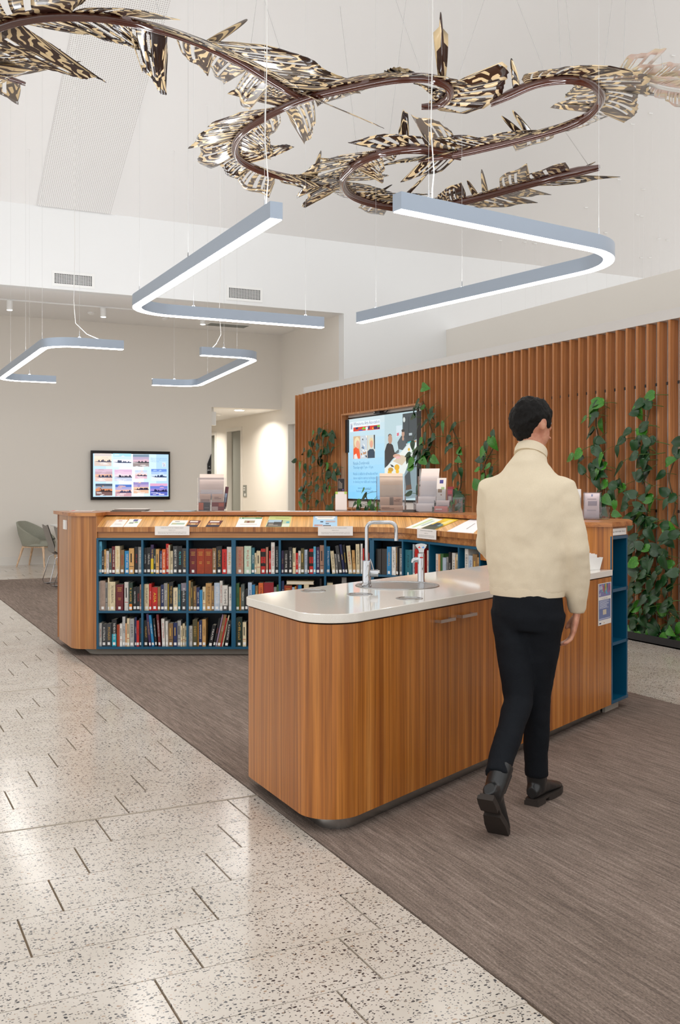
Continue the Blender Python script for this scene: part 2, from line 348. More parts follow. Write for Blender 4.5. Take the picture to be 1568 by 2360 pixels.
f1 = node(ns, 'ShaderNodeMix'); ls.new(s1.outputs[0], f1.inputs[0]); ls.new(g1.outputs[0], f1.inputs[2]); ls.new(g2.outputs[0], f1.inputs[3])
f2 = node(ns, 'ShaderNodeMix'); ls.new(s2.outputs[0], f2.inputs[0]); ls.new(f1.outputs[0], f2.inputs[2]); ls.new(g3.outputs[0], f2.inputs[3])
dk = ramp(ns, [(0, srgb('#2A1A14')), (.4, srgb('#3A2620')), (.7, srgb('#6A615A'))], 'CONSTANT'); ls.new(oi.outputs['Random'], dk.inputs[0])
ls.new(mixc(ns, ls, f2.outputs[0], dk.outputs[0], srgb('#DCC49A')), b.inputs['Base Color'])
m, ns, ls, b = material('lacquered_spine', srgb('#4A241B'), .1); b.inputs['Coat Weight'].default_value = 1.; b.inputs['Coat Roughness'].default_value = .04
m, ns, ls, b = material('amber_vane', srgb('#E9B98C'), .3); uvn = ns.new('ShaderNodeUVMap'); n = noise(ns, ls, uvn, 7., 2); r = ramp(ns, [(.32, srgb('#F6F1E8')), (.45, srgb('#F6D8CA')), (.55, srgb('#F5E4C0')), (.66, srgb('#F6F2EA'))]); ls.new(n.outputs[0], r.inputs[0]); ls.new(r.outputs[0], b.inputs['Base Color']); b.inputs['Transmission Weight'].default_value = .3
material('frosted_band', srgb('#D9D8D3'), .4)
for _n in ('lit_picture', 'lit_lettering'): MAT[_n].cycles.emission_sampling = 'NONE'
# ================================================================== THE SETTING
U_C1, U_C2, V_C = 1.700, 4.86, 15.85
TL, TW, JT, JX = .599, .2943, .0038, .0075
floor_ob = struct(MB().box((-12,-3,-.15),(18,27,-.007)).build('floor', 'tile_grout'), 'pale speckled terrazzo tile floor')
carpet = struct(MB().box((U_C1,-3,-.006),(U_C2,V_C,.004)).build('floor_carpet', 'ribbed_carpet'), 'grey brown ribbed carpet strip under the desk and counter')
def project(p):
    X = CC*p[0]-SS*p[1]; D = SS*p[0]+CC*p[1]
    return (784+FPX*X/D, HORIZON-(p[2]-EYE)*FPX/D, D) if D > .3 else None
def make_tiles():
    cells = []
    for (ua, ub, va, vb) in ((-8., U_C1-.003, -.5, V_C), (-8., 9., V_C+.003, 26.), (U_C2+.003, 9.6, -.5, V_C)):
        i0 = int(math.floor((4.323-vb)/TW))-1; i1 = int((4.323-va)/TW)+1
        for i in range(i0, i1):
            v1 = 4.323-i*TW; v0 = v1-TW
            if v1 <= va or v0 >= vb: continue
            ph = .949-.1505*i
            k0 = int(math.floor((ua-ph)/TL))-1
            u = ph+k0*TL
            while u < ub:
                a, b_, c_, d_ = max(u,ua), min(u+TL,ub), max(v0,va), min(v1,vb)
                if b_-a > .03 and d_-c_ > .03: cells.append((a, b_, c_, d_))
                u += TL
    seen, rest = [], []
    for c_ in cells:
        a, b_, v0, v1 = c_
        q = project(((a+b_)/2, (v0+v1)/2, 0)); ok = False; size = 0
        if q and -260 < q[0] < 1800 and 1250 < q[1] < 2600:
            p0, p1 = project(((a+b_)/2, v0, 0)), project(((a+b_)/2, v1, 0)); ok = bool(p0 and p1)
            if ok: size = abs(p0[1]-p1[1])
        (seen if ok and size > 7 else rest).append((size, c_))
    seen.sort(reverse=True); rest += seen[290:]; seen = seen[:290]
    shared = None
    for _, (a, b_, v0, v1) in seen:
        w, d = b_-a-JX, v1-v0-JT
        def tile(): return MB().box((-w/2,-d/2,-.012),(w/2,d/2,0)).mesh('tile', 'terrazzo')
        if abs(w-(TL-JX)) < 1e-4 and abs(d-(TW-JT)) < 1e-4:
            shared = shared or tile(); me = shared
        else: me = tile()
        link('tile', me, floor_ob, Matrix.Translation(((a+b_)/2, (v0+v1)/2, 0)))
    mb = MB()
    for _, (a, b_, v0, v1) in rest: mb.box((a+JX/2, v0+JT/2, -.012), (b_-JX/2, v1-JT/2, 0))
    o = mb.build('tile_field', 'terrazzo', floor_ob); o['kind'] = 'stuff'
make_tiles()
for vv in (4.330, 7.27): MB().box((-8, vv-.007, -.009), (U_C1, vv+.007, .0006)).build('expansion_joint', 'movement_joint', floor_ob)

def wall(name, label, mat='wall_paint'):
    return lambda *boxes: struct(_boxes(boxes).build(name, mat), label)
def _boxes(bs):
    m = MB()
    for a, b_ in bs: m.box(a, b_)
    return m
V_W = 18.70; U_S = 7.846; U_O = 6.37; Z_L = 4.48; Z_H = 2.97
wall('wall_back', 'pale rear wall carrying the small wall screen')(((-12,V_W,0),(U_O,V_W+.25,Z_L+.1)), ((U_O,V_W,Z_H),(U_S,V_W+.25,Z_L+.1)))
D1 = (20.99, 21.90, 2.68); D2 = (17.35, 18.30, 2.655); D0 = (22.75, 23.7, 2.65)
segs = []; last = V_B+.2
for a, b_, h in (D2, D1, D0):
    segs += [((U_S,last,0),(U_S+.3,a,Z_L+.1)), ((U_S,a,h),(U_S+.3,b_,Z_L+.1))]; last = b_
segs.append(((U_S,last,0),(U_S+.3,27,Z_L+.1)))
wall('wall_side', 'cream corridor wall with recessed doors')(*segs)
wall('wall_bulkhead', 'white upper wall with two air vents', 'wall_paint_cool_lit')(((-12,V_B,Z_L),(18,V_B+.2,Z_B+.02)), ((U_S,V_B,0),(18,V_B+.2,Z_L)))
wall('wall_corridor_end', 'cream end wall of the corridor')(((5,26.5,0),(U_S+.3,26.7,Z_H+.1)), ((5.0,V_W+.25,0),(5.1,26.5,Z_H+.1)))
struct(MB().box((-12,V_B+.2,Z_L),(U_S,V_W,Z_L+.12)).build('ceiling_lower', 'ceiling_paint'))
struct(MB().box((5,V_W+.25,Z_H),(U_S,26.5,Z_H+.1)).build('ceiling_corridor', 'ceiling_paint'))
mb = MB(); VE = 3.0
vs = [(-12,V_B,Z_B),(18,V_B,Z_B),(18,VE,ceil_z(VE)),(-12,VE,ceil_z(VE))]
mb.add(vs+[(x,y,z+.3) for x,y,z in vs], [(0,1,2,3),(7,6,5,4),(0,4,5,1),(1,5,6,2),(2,6,7,3),(3,7,4,0)])
struct(mb.build('ceiling', 'ceiling_paint'), 'white raked ceiling rising towards the viewer')
# perforated strip in the raked ceiling
n_ = Vector((0, SLOPE, 1)).normalized(); ey = Vector((0,-1,SLOPE)).normalized()
o = MB().box((0,0,0),(1.145,8.6,.006)).build('trim_1', 'perforated_board', None, M=frame(Vector((2.57,V_B-.012,Z_B+.007))-n_*.008, (1,0,0), ey)); struct(o, 'perforated acoustic strip let into the raked ceiling')
wall('wall_high', 'plain white wall rising behind the timber slat partition')(((9.98,-3,0),(10.25,V_B,4.335)))
struct(MB().box((-12,V_W-.012,0),(U_O,V_W,.15)).build('baseboard_back', 'gloss_trim'))
struct(MB().box((U_S-.012,D2[1]+.1,0),(U_S,D1[0]-.1,.15)).build('baseboard_side', 'gloss_trim'))
mb = MB()  # unseen dark bars added behind the viewer to give chrome dark reflections
for i in range(16): mb.box((-12+i*2.0-.06,-5.1,0),(-12+i*2.0+.06,-4.9,12))
for z in (0.05,2.6,5.4,8.2): mb.box((-12,-5.08,z-.06),(18,-4.92,z+.06))
struct(mb.build('reflection_bars', 'dark_bar'), 'added dark bars behind the viewer, unseen, for reflections')
# doors in the corridor wall
def door(name, d, leaf, label, sign=False):
    a, b_, h = d
    o = MB()
    for y0, y1, z0, z1 in ((a-.06,a+.01,0,h+.06),(b_-.01,b_+.06,0,h+.06),(a+.01,b_-.01,h-.01,h+.06)): o.box((U_S-.02,y0,z0),(U_S+.16,y1,z1))
    o = struct(o.build(name, 'gloss_trim'), label)
    MB().box((U_S+.10,a+.015,.005),(U_S+.145,b_-.015,h-.015)).build('door_leaf', leaf, o)
    return o
door('door_1', D1, 'grey_door', 'grey flush door recessed in the corridor wall')
d2 = door('door_2', D2, 'gloss_trim', 'white door partly hidden behind the timber slat partition')
MB().box((U_S+.094,18.09,.01),(U_S+.099,18.115,2.63)).build('door_seal', 'soft_black', d2)
door('door_3', D0, 'grey_door', 'grey door farthest down the corridor')
sg = MB().box((U_S+.088,17.62,1.44),(U_S+.098,18.06,1.62)).build('door_sign', 'white_plastic', d2)
Mf = frame((U_S+.086,18.04,1.575), (0,-1,0), (0,0,1)); put_text('SWITCH', Mf, .075, (.2,.2,.2), d2, 'LEFT'); put_text('COMMS', frame((U_S+.086,18.04,1.49), (0,-1,0), (0,0,1)), .075, (.2,.2,.2), d2, 'LEFT')
# ---- things on the rear walls
def pv_box(px0, py0, px1, py1, v0, v1):
    a = PV(px0, py0, v0); b_ = PV(px1, py1, v0)
    return (min(a.x,b_.x), min(v0,v1), min(a.z,b_.z)), (max(a.x,b_.x), max(v0,v1), max(a.z,b_.z))
t = empty('wall_sign', (U_S,20.75,1.2)); tag(t, 'small grey sign plate with raised symbols beside the grey corridor door', 'sign')
MB().box((-.012,-.10,-.02),(-.0005,.10,.24)).build('plate', 'grey_door', t)
for zz in (.17, .12): MB().box((-.016,-.02,zz),(-.012,.07,zz+.025)).build('raised_text', 'white_plastic', t)
for yy in (-.06, -.01): MB().box((-.016,yy,.0),(-.012,yy+.03,.055)).build('braille_pad', 'white_plastic', t)
a = PV(480,1043,V_W-.03); b_ = PV(488,1095,V_W-.03)
t = empty('wayfinding_sign', (b_.x-.06, V_W, 1.5)); tag(t, 'narrow black pointed wayfinding sign at the corridor corner', 'sign')
mb = MB(); pr = [(-.02,-.35),(.055,-.35),(.055,.55),(-.02,.35)]
mb.add([(x,-.02,z) for x, z in pr]+[(x,-.001,z) for x, z in pr], [(0,1,2,3),(7,6,5,4),(0,4,5,1),(1,5,6,2),(2,6,7,3),(3,7,4,0)]); mb.build('panel', 'black_plastic', t)
for zz, tx in ((.30,'\u2190'), (.23,'WC'), (.14,'\u2191'), (.08,'Hall')): put_text(tx if ord(tx[0]) < 128 else '<', Matrix.Translation((.018,-.0215,zz)) @ Matrix.Rotation(math.pi/2,4,'X'), .05, (.9,.9,.9), t)
a, b_ = pv_box(488,945,499,975, V_W-.0, V_W+.2)
t = empty('exit_light', (6.44,V_W+.12,2.62)); tag(t, 'white box light hanging below the corridor ceiling edge', 'exit sign')
MB().box((-.065,-.04,0),(.05,.04,.27)).build('housing', 'white_plastic', t); MB().box((-.02,-.015,.27),(.01,.015,.35)).build('stem', 'white_plastic', t)
def grille(name, label, x0, x1, z0, z1, n, k):
    t = empty(name, ((x0+x1)/2, V_B, (z0+z1)/2)); tag(t, label, 'air vent', 'air vents in the upper wall'); hx, hz = (x1-x0)/2, (z1-z0)/2
    mb = MB(); f = .042
    for a, b_ in (((-hx,-.012,-hz),(hx,0,-hz+f)),((-hx,-.012,hz-f),(hx,0,hz)),((-hx,-.012,-hz+f),(-hx+f,0,hz-f)),((hx-f,-.012,-hz+f),(hx,0,hz-f))): mb.box(a, b_)
    mb.build('frame', 'white_plastic', t); MB().box((-hx+f,-.001,-hz+f),(hx-f,-.0004,hz-f)).build('backing', 'hole_dark', t)
    me = MB().box((-.003,-.011,-hz+f),(.003,-.003,hz-f)).mesh('bar', 'white_plastic'); mh = MB().box((-hx+f,-.010,-.003),(hx-f,-.003,.003)).mesh('bar', 'white_plastic')
    for i in range(1, n): link('bar', me, t, Matrix.Translation((-hx+f+(2*hx-2*f)*i/n,0,0)))
    for i in range(1, k): link('bar', mh, t, Matrix.Translation((0,0,-hz+f+(2*hz-2*f)*i/k)))
grille('air_vent', 'white egg-crate air vent left of the big angled pendant light', 2.797, 3.457, 4.528, 4.765, 22, 8)
grille('air_vent', 'white egg-crate air vent under the arm of the big angled pendant light', 5.651, 6.298, 4.541, 4.79, 20, 8)
# track and spotlights under the low ceiling
tag(MB().box((-11.5,17.03,Z_L-.02),(7.6,17.065,Z_L-.0005)).build('lighting_track', 'white_plastic'), 'slim white lighting track on the low ceiling', 'lighting track')
def spotlight(px, py, label):
    p = PZ(px, py, Z_L-.17); t = empty('spotlight', (p.x, 17.047, Z_L-.02)); tag(t, label, 'spotlight', 'white track spotlights')
    MB().lathe([(.045,-.155),(.05,-.15),(.05,0),(.048,.0005-.002)], seg=20).build('body', 'white_plastic', t, 40); MB().lathe([(.043,-.158),(.043,-.1545)], seg=20).build('lens', 'downlight_lens', t)
for px, py, lb in ((13,724,'white cylinder spotlight nearest the left edge of the view'),(223,740,'white cylinder spotlight beside the smoke detector above the small angled lamp'),(450,755,'white cylinder spotlight under the large lamp arm')): spotlight(px, py, lb)
def disc(name, loc, prof, label, cat, mat='white_plastic'):
    o = MB().lathe(prof, seg=24).build(name, mat, None, 40, Matrix.Translation(loc)); tag(o, label, cat); return o
sd = [(.0,-.045),(.03,-.043),(.045,-.03),(.062,-.02),(.062,0),(.0,0)]
p = PZ(210,724,Z_L-.03); disc('smoke_detector', (p.x,p.y,Z_L), sd, 'round white smoke detector left of a spotlight on the low ceiling', 'smoke detector')
p = PZ(380,737,Z_L-.03); disc('smoke_detector', (p.x,p.y,Z_L), sd, 'round white smoke detector above the large lamp corner', 'smoke detector')
p = PZ(504,957,Z_H-.03); disc('smoke_detector', (p.x,p.y,Z_H), sd, 'round white smoke detector on the corridor ceiling', 'smoke detector')
def downlight(x, y, label):
    t = empty('downlight', (x,y,Z_H)); tag(t, label, 'downlight')
    MB().lathe([(.10,-.006),(.13,-.002),(.13,-.0002)], seg=28).build('trim_ring', 'white_plastic', t, 40); MB().lathe([(.0,-.008),(.10,-.0065)], seg=28).build('lens', 'downlight_lens', t)
    ld = bpy.data.lights.new('downlight_beam', 'AREA'); ld.shape = 'DISK'; ld.size = .2; ld.energy = 36; ld.color = (1,.93,.82); ld.spread = 2.6
    lo = bpy.data.objects.new('downlight_beam', ld); COL.objects.link(lo); lo.parent = t; lo.location = (0,0,-.012)
p = PZ(541,945,Z_H); downlight(p.x+.1, p.y, 'round recessed downlight glowing at the mouth of the corridor')
downlight(6.9, 22.6, 'added unseen downlight brightening the corridor from deep inside')  # extra lamp out of sight, added to brighten the corridor
p0 = PZ(490,743,Z_L); p1 = PZ(555,748,Z_L); t = empty('ceiling_grille', (p0.x+.35, p0.y+.15, Z_L)); tag(t, 'grey slatted return air grille in the low ceiling', 'air grille')
MB().box((-.42,-.16,-.012),(.42,.16,-.0005)).build('frame', 'white_plastic', t)
me = MB().box((-.38,-.006,-.018),(.38,.006,-.012)).mesh('slat', 'grey_door')
for i in range(9): link('slat', me, t, Matrix.Translation((0,-.13+i*.0325,0)))

# ---- small wall screen with the watercolour slide show
def picture(mb, x0, y0, x1, y1, sky, land, water, trees, seed):
    rnd = random.Random(seed); n = len(sky); hz = y0+(y1-y0)*.36
    for i, c in enumerate(sky): mb.add([(x0,hz+(y1-hz)*i/n,.0),(x1,hz+(y1-hz)*i/n,.0),(x1,hz+(y1-hz)*(i+1)/n,.0),(x0,hz+(y1-hz)*(i+1)/n,.0)], [(0,1,2,3)], srgb(c))
    mb.add([(x0,y0,0),(x1,y0,0),(x1,hz,0),(x0,hz,0)], [(0,1,2,3)], srgb(water))
    for _ in range(5):
        a = x0+(x1-x0)*rnd.random()*.6; bq = a+(x1-x0)*(.15+.25*rnd.random()); yy = y0+(hz-y0)*rnd.random()*.8
        mb.add([(a,yy,.0004),(min(bq,x1),yy,.0004),(min(bq,x1),yy+.008,.0004),(a,yy+.008,.0004)], [(0,1,2,3)], srgb('#F4EDEC'))
        yy = hz+(y1-hz)*(.2+.75*rnd.random()); yb = min(yy+.02, y1)
        mb.add([(a,yy,.0004),(min(bq,x1),yy+.004,.0004),(min(bq,x1)-.02,yb,.0004),(a+.03,yb,.0004)], [(0,1,2,3)], srgb(sky[rnd.randrange(n)]))
    mb.add([(x0+(x1-x0)*.3,hz-.012,.0005),(x1,hz-.012,.0005),(x1,hz+.006,.0005),(x0,hz+.004,.0005)], [(0,1,2,3)], srgb(land))
    for k in range(trees):
        cx = x0+(x1-x0)*(.25+.7*(k+rnd.random()*.6)/trees); r = (x1-x0)*(.03+.035*rnd.random())
        mb.add([(cx+r*math.cos(a)*(.8+.4*rnd.random()), hz+r*.9+r*math.sin(a)*(.8+.5*rnd.random()), .0008) for a in [2*math.pi*q/8 for q in range(8)]], [tuple(range(8))], srgb(land))
p0 = PV(212,1150,18.63); p1 = PV(390,1042,18.63); TVx0, TVx1, TVz0, TVz1 = 4.000, 5.505, 1.165, 2.082
t = empty('wall_screen', ((TVx0+TVx1)/2, V_W, TVz0)); tag(t, 'black framed wall screen showing a grid of watercolour landscapes', 'screen')
w, h = TVx1-TVx0, TVz1-TVz0
mb = MB(); bz = .045
mb.box((-w/2,-.085,0),(w/2,-.03,h)); mb.build('casing', 'screen_bezel', t); MB().box((-w/2+.15,-.03,.1),(w/2-.15,0,h-.1)).build('bracket', 'soft_black', t)
Ms = frame((-w/2,-.0856,0), (1,0,0), (0,0,1))
def tvp(zx, zy):
    q = PV(190+zx/7.127, 1020+zy/7.127, V_W-.0856); return (q.x-TVx0, q.z-TVz0)
mb = MB(); x0, y1 = tvp(175,178); x1, y0 = tvp(1415,885); G = ['#BFE0FB','#D3ECFF','#E8F6FF','#E8F6FF','#CFE8FC','#B4D6F6']
for i, c in enumerate(G): mb.add([(x0+(x1-x0)*i/6,y0,0),(x0+(x1-x0)*(i+1)/6,y0,0),(x0+(x1-x0)*(i+1)/6,y1,0),(x0+(x1-x0)*i/6,y1,0)], [(0,1,2,3)], srgb(c))
mb.build('display', 'lit_picture', t, M=Ms)
PICS = [((195,385,478,180),('#F3D9C2','#EFE0CC','#D9CFCB'),'#4A4A5C','#D8C6BC',6),((505,405,803,182),('#E9E6EE','#CDE4F4','#A9DCEB'),'#44506A','#E3EAF4',5),((830,395,1095,195),('#D9B7C6','#B9A8C4','#7C93A6'),'#2C3038','#9A8D8C',3),
 ((208,638,492,435),('#E9B59A','#C4A6B4','#D9B9CB'),'#3C3F58','#E2C2B8',6),((527,632,815,443),('#EFD9E2','#E6C6DC','#DDB8D6'),'#2C3044','#C4CCE2',7),((865,592,1062,455),('#F3CFC6','#D9DDF0','#C3D3F0'),'#4A3F56','#E0B6C8',5),((1130,632,1385,436),('#C9DDF8','#A9C6F2','#6C8FDC'),'#22345C','#DCE8F8',5),
 ((215,872,492,675),('#D98A5C','#9AA4B4','#4C5868'),'#30242C','#7A5A58',7),((540,885,808,690),('#E9B7AC','#A9A6D4','#4E74C4'),'#26345C','#C79AA4',6),((838,835,1088,650),('#F0C4A4','#B9A0C8','#8F86C0'),'#2C2440','#E2B89C',8),((1113,872,1398,672),('#9A86D0','#6E7ED0','#DDA8C8'),'#1C2050','#5C68C0',7)]
mb = MB()
for i, ((ax, ay, bx, by), sky, land, water, tr) in enumerate(PICS):
    q0, q1 = tvp(ax, ay), tvp(bx, by); picture(mb, q0[0], q0[1], q1[0], q1[1], sky, land, water, tr, i)
mb.build('slide_pictures', 'lit_picture', t, M=Ms @ Matrix.Translation((0,0,.001)))
for zy, tx in ((258,'Watercolour exercises by'),(285,'Whitehorse Arts students'),(312,'of R Das Park')):
    q = tvp(1120, zy); put_text(tx, Ms @ Matrix.Translation((q[0],q[1],.0012)), .03, srgb('#7AA0C8'), t, 'LEFT', None, 'lit_lettering')
mb = MB(); q = tvp(1310,400); q1 = tvp(1370,325); mb.add([(q[0],q[1],0),(q1[0],q[1],0),(q1[0],q1[1],0),(q[0],q1[1],0)], [(0,1,2,3)], srgb('#D4E0F0'))
cx, cy = (q[0]+q1[0])/2, (q[1]+q1[1])/2
for dx, dy, c in ((-.018,.02,'#C8284A'),(.016,.018,'#E8D030'),(.0,0,'#283C90'),(.012,-.02,'#D83858'),(-.008,-.022,'#3C50A8')): mb.add([(cx+dx-.007,cy+dy-.01,.0004),(cx+dx+.007,cy+dy-.008,.0004),(cx+dx+.006,cy+dy+.012,.0004)], [(0,1,2)], srgb(c))
mb.build('slide_logo', 'lit_picture', t, M=Ms @ Matrix.Translation((0,0,.001)))

# ================================================================== TIMBER SLAT PARTITION (right)
U_F = 6.70; SL_T, SL_D, PITCH = .027, .095, .1395; Z_T = 2.945; V_END = 15.36
part = struct(MB().box((U_F+SL_D+.02,-2.5,.0),(7.55,15.02,3.045)).build('wall_partition', 'white_cabinet'), 'freestanding partition faced with upright cedar slats')
MB().box((U_F+.005,-2.5,Z_T+.004),(U_F+SL_D+.02,15.02,3.045)).build('fascia', 'white_cabinet', part)
N0, N1, NZ0, NZ1 = 11.22, 13.57, 1.105, 2.492          # niche for the large screen
full = MB().box((0,-SL_T/2,.085),(SL_D,SL_T/2,Z_T)).mesh('slat', 'cedar_slat')
topm = MB().box((0,-SL_T/2,NZ1+.025),(SL_D,SL_T/2,Z_T)).mesh('slat', 'cedar_slat'); botm = MB().box((0,-SL_T/2,.085),(SL_D,SL_T/2,NZ0-.025)).mesh('slat', 'cedar_slat')
v = V_END-.013; k = 0; gaps = []
while v > 1.5:
    if N0 < v < N1: link('slat', topm, part, Matrix.Translation((U_F,v,0))); link('slat', botm, part, Matrix.Translation((U_F,v,0)))
    else: link('slat', full, part, Matrix.Translation((U_F,v,0)))
    gaps.append(v-PITCH/2); v -= PITCH; k += 1
MB().box((U_F+SL_D,V_END-.03,.085),(U_F+SL_D+.02,15.02-.0,Z_T)).build('end_board', 'cedar_slat', part)
MB().box((U_F+SL_D+.019,15.02,.0),(U_F+SL_D+.06,V_END,Z_T)).build('return_board', 'cedar_slat', part)
clip = MB().box((0,-.016,-.014),(.02,.016,.014)).mesh('cable_clip', 'black_plastic'); rod = MB().tube([(0,0,.1),(0,0,2.38)], .004, 6).mesh('trellis_wire', 'steel_cable')
for gv in gaps:
    if gv < 11.1:
        link('cable_clip', clip, part, Matrix.Translation((U_F+.045,gv,2.375))); link('trellis_wire', rod, part, Matrix.Translation((U_F+.05,gv,0)))
        if gv < 9.5 and int(gv*7) % 2: link('cable_clip', clip, part, Matrix.Translation((U_F+.045,gv,1.2)))
mb = MB(); fd = U_F-.012
for a, b_ in (((fd,N0,NZ1),(U_F+.16,N1,NZ1+.025)),((fd,N0,NZ0-.025),(U_F+.16,N1,NZ0)),((fd,N0-.025,NZ0-.025),(U_F+.16,N0,NZ1+.025)),((fd,N1,NZ0-.025),(U_F+.16,N1+.025,NZ1+.025))): mb.box(a, b_)
mb.build('niche_frame', 'cedar_slat', part)
MB().box((U_F+.105,N0,NZ0),(U_F+.12,N1,NZ1)).build('niche_back', 'white_cabinet', part)
# planter trough
t = empty('planter_trough', (U_F-.03, 8., 0)); tag(t, 'long low black planter trough along the foot of the slat partition', 'planter')
mb = MB(); L0, L1 = -6.5, 7.2
mb.box((-.16,L0,0.001),(-.145,L1,.075)); mb.box((.10,L0,.001),(.115,L1,.075)); mb.box((-.16,L0,.0005),(.115,L1,.012)); mb.box((-.16,L1,.001),(.115,L1+.015,.075)); mb.build('trough', 'soft_black', t)
MB().box((-.14,L0,.012),(.095,L1,.045)).build('soil', 'potting_soil', t)
MB().box((-.02,L0,.05),(.03,L1,.075)).build('rail', 'anodised_aluminium', t)
# large screen in the niche
SU = U_F+.085; SV0, SZ0, SWd, SHt = 13.40, 1.235, 2.02, 1.168
SV0 = PU(803,1000,SU).y; SWd = SV0-PU(961,1000,SU).y; SZ0 = PU(803,1149,SU).z; SHt = PU(803,967,SU).z-SZ0
t = empty('display_screen', (SU,SV0-SWd/2,SZ0)); tag(t, 'large presentation screen set into the timber slat partition', 'screen')
MB().box((.0,-SWd/2-.03,-.03),(.018,SWd/2+.012,SHt+.022)).build('casing', 'screen_bezel', t)
Ms = frame((-.0012, SWd/2, 0), (0,-1,0), (0,0,1))
def sp(zx, zy):
    q = PU(780+zx/7.127, 900+zy/7.127, SU); return (SV0-q.y, q.z-SZ0)
def poly(mb, pts, c, lay):
    q = [sp(*p) for p in pts]
    ar = sum(q[i][0]*q[(i+1) % len(q)][1]-q[(i+1) % len(q)][0]*q[i][1] for i in range(len(q)))
    if ar < 0: q.reverse()
    mb.add([(x,y,lay*.0004) for x, y in q], [tuple(range(len(q)))], srgb(c))
mb = MB(); xm = sp(762,800)[0]; n = 12
def lerp(a, b_, f): return tuple(a[i]+(b_[i]-a[i])*f for i in range(3))
for i in range(n):
    c = lerp((.76,.83,.85), (.50,.77,.93), i/(n-1)); ya, yb = SHt*(1-i/n), SHt*(1-(i+1)/n)
    mb.add([(0,yb,0),(xm,yb,0),(xm,ya,0),(0,ya,0)], [(0,1,2,3)], srgb(c))
mb.add([(xm,0,0),(SWd,0,0),(SWd,SHt,0),(xm,SHt,0)], [(0,1,2,3)], srgb('#AFC6CC'))
poly(mb, [(197,525),(688,470),(688,635),(197,685)], '#DCE6EE', 1); poly(mb, [(250,610),(686,560),(686,635),(250,675)], '#C8321E', 2)
for pts, c in (([(285,610),(330,602),(325,635),(290,640)],'#1E2250'),([(385,640),(420,595),(455,632)],'#5CC838'),([(450,600),(500,590),(480,650),(455,655)],'#D8DCE0'),([(585,590),(640,580),(650,630),(590,638)],'#20204C'),([(640,575),(685,565),(680,600),(645,600)],'#58B838'),([(330,655),(380,640),(420,655),(350,665)],'#3040A0'),([(555,620),(575,600),(580,640)],'#E8C030'),([(655,605),(685,600),(685,630),(655,632)],'#282058'),([(480,590),(520,580),(515,640),(500,640)],'#282858')): poly(mb, pts, c, 3)
for pts, c in (([(205,545),(240,540),(240,640),(205,645)],'#B8C4D4'),([(215,560),(228,575),(222,635),(212,635)],'#38405C'),([(210,548),(218,566),(206,562)],'#D84050'),([(236,545),(228,566),(240,560)],'#E8C838')): poly(mb, pts, c, 3)
# portrait strip
poly(mb, [(250,755),(605,727),(605,1107),(250,1125)], '#C9A884', 1); poly(mb, [(362,745),(478,737),(478,1112),(362,1118)], '#B9C4CC', 2); poly(mb, [(484,736),(605,727),(605,1107),(484,1112)], '#C4CBC4', 2); poly(mb, [(585,728),(605,727),(605,960),(590,960)], '#2A2C30', 3)
def oval(cx, cy, rx, ry, c, lay): poly(mb, [(cx+rx*math.cos(a), cy+ry*math.sin(a)) for a in [2*math.pi*q/16 for q in range(16)]], c, lay)
poly(mb, [(252,960),(290,930),(340,960),(362,1060),(362,1118),(252,1124)], '#E0562A', 3); poly(mb, [(262,1060),(300,1035),(325,1120),(262,1123)], '#DCD6D0', 4); oval(312,850,44,86,'#DCCFA8',4); oval(322,885,30,66,'#D9A58C',5)
for i in range(26):
    rr = random.Random(i); cx, cy = 372+rr.random()*96, 750+rr.random()*350; s = 8+rr.random()*14
    poly(mb, [(cx-s*.6,cy-s),(cx+s*.5,cy-s*.7),(cx+s*.6,cy+s),(cx-s*.4,cy+s*.6)], rr.choice(['#26303C','#E4E4E0','#B87838','#5878A0','#3C2C20','#D8DCE4']), 3)
poly(mb, [(484,1000),(520,962),(580,962),(602,1010),(602,1106),(484,1112)], '#22384C', 3); oval(546,850,36,78,'#D8C498',4); oval(548,880,26,62,'#D39C84',5)
# workshop photograph on the right half
for pts, c, l in (([(1060,385),(1290,350),(1290,800),(1060,900)],'#3C4448',2),([(1155,430),(1165,430),(1165,760),(1155,780)],'#2A3034',3),([(955,580),(1048,570),(1045,720),(955,770)],'#C4D4DC',2),([(965,700),(1000,690),(1000,740),(965,750)],'#C86878',3),([(1160,700),(1215,695),(1215,735),(1160,740)],'#A8B4B8',3),
 ([(765,1000),(800,880),(850,850),(900,900),(930,1020),(990,1060),(900,1120),(800,1250),(765,1240)],'#2C2A2C',3),([(975,850),(1040,740),(1100,780),(1120,900),(1060,980),(990,960)],'#4C5458',3),([(930,1020),(1000,960),(1000,1020),(940,1050)],'#5A6468',2),
 ([(765,1280),(850,1200),(1160,880),(1290,850),(1290,1000),(1160,1180),(1090,1370),(765,1370)],'#D6DCD8',4),([(900,1160),(1040,1060),(1160,1090),(1050,1230)],'#C8B8A0',5),([(765,1150),(800,1140),(790,1260),(765,1270)],'#3A4044',5),([(1090,1370),(1160,1180),(1290,1000),(1290,1760),(1090,1780)],'#7C9098',2),([(1100,1400),(1180,1300),(1200,1560),(1120,1640)],'#3C4448',3),([(1120,1560),(1200,1540),(1210,1620),(1110,1640)],'#5A4438',4),
 ([(1130,850),(1210,825),(1240,840),(1150,860)],'#38B0B8',5),([(1200,830),(1285,815),(1285,850),(1200,860)],'#B08868',5)): poly(mb, pts, c, l)
oval(856,800,34,78,'#B08A74',5); oval(852,745,30,34,'#4A3C34',4); oval(1068,710,24,54,'#B08C78',5); oval(1066,660,24,24,'#3A342E',6); oval(965,1075,62,34,'#C49A84',6); oval(1085,480,18,42,'#C8D0CC',4); oval(1068,790,16,34,'#B08C78',5)
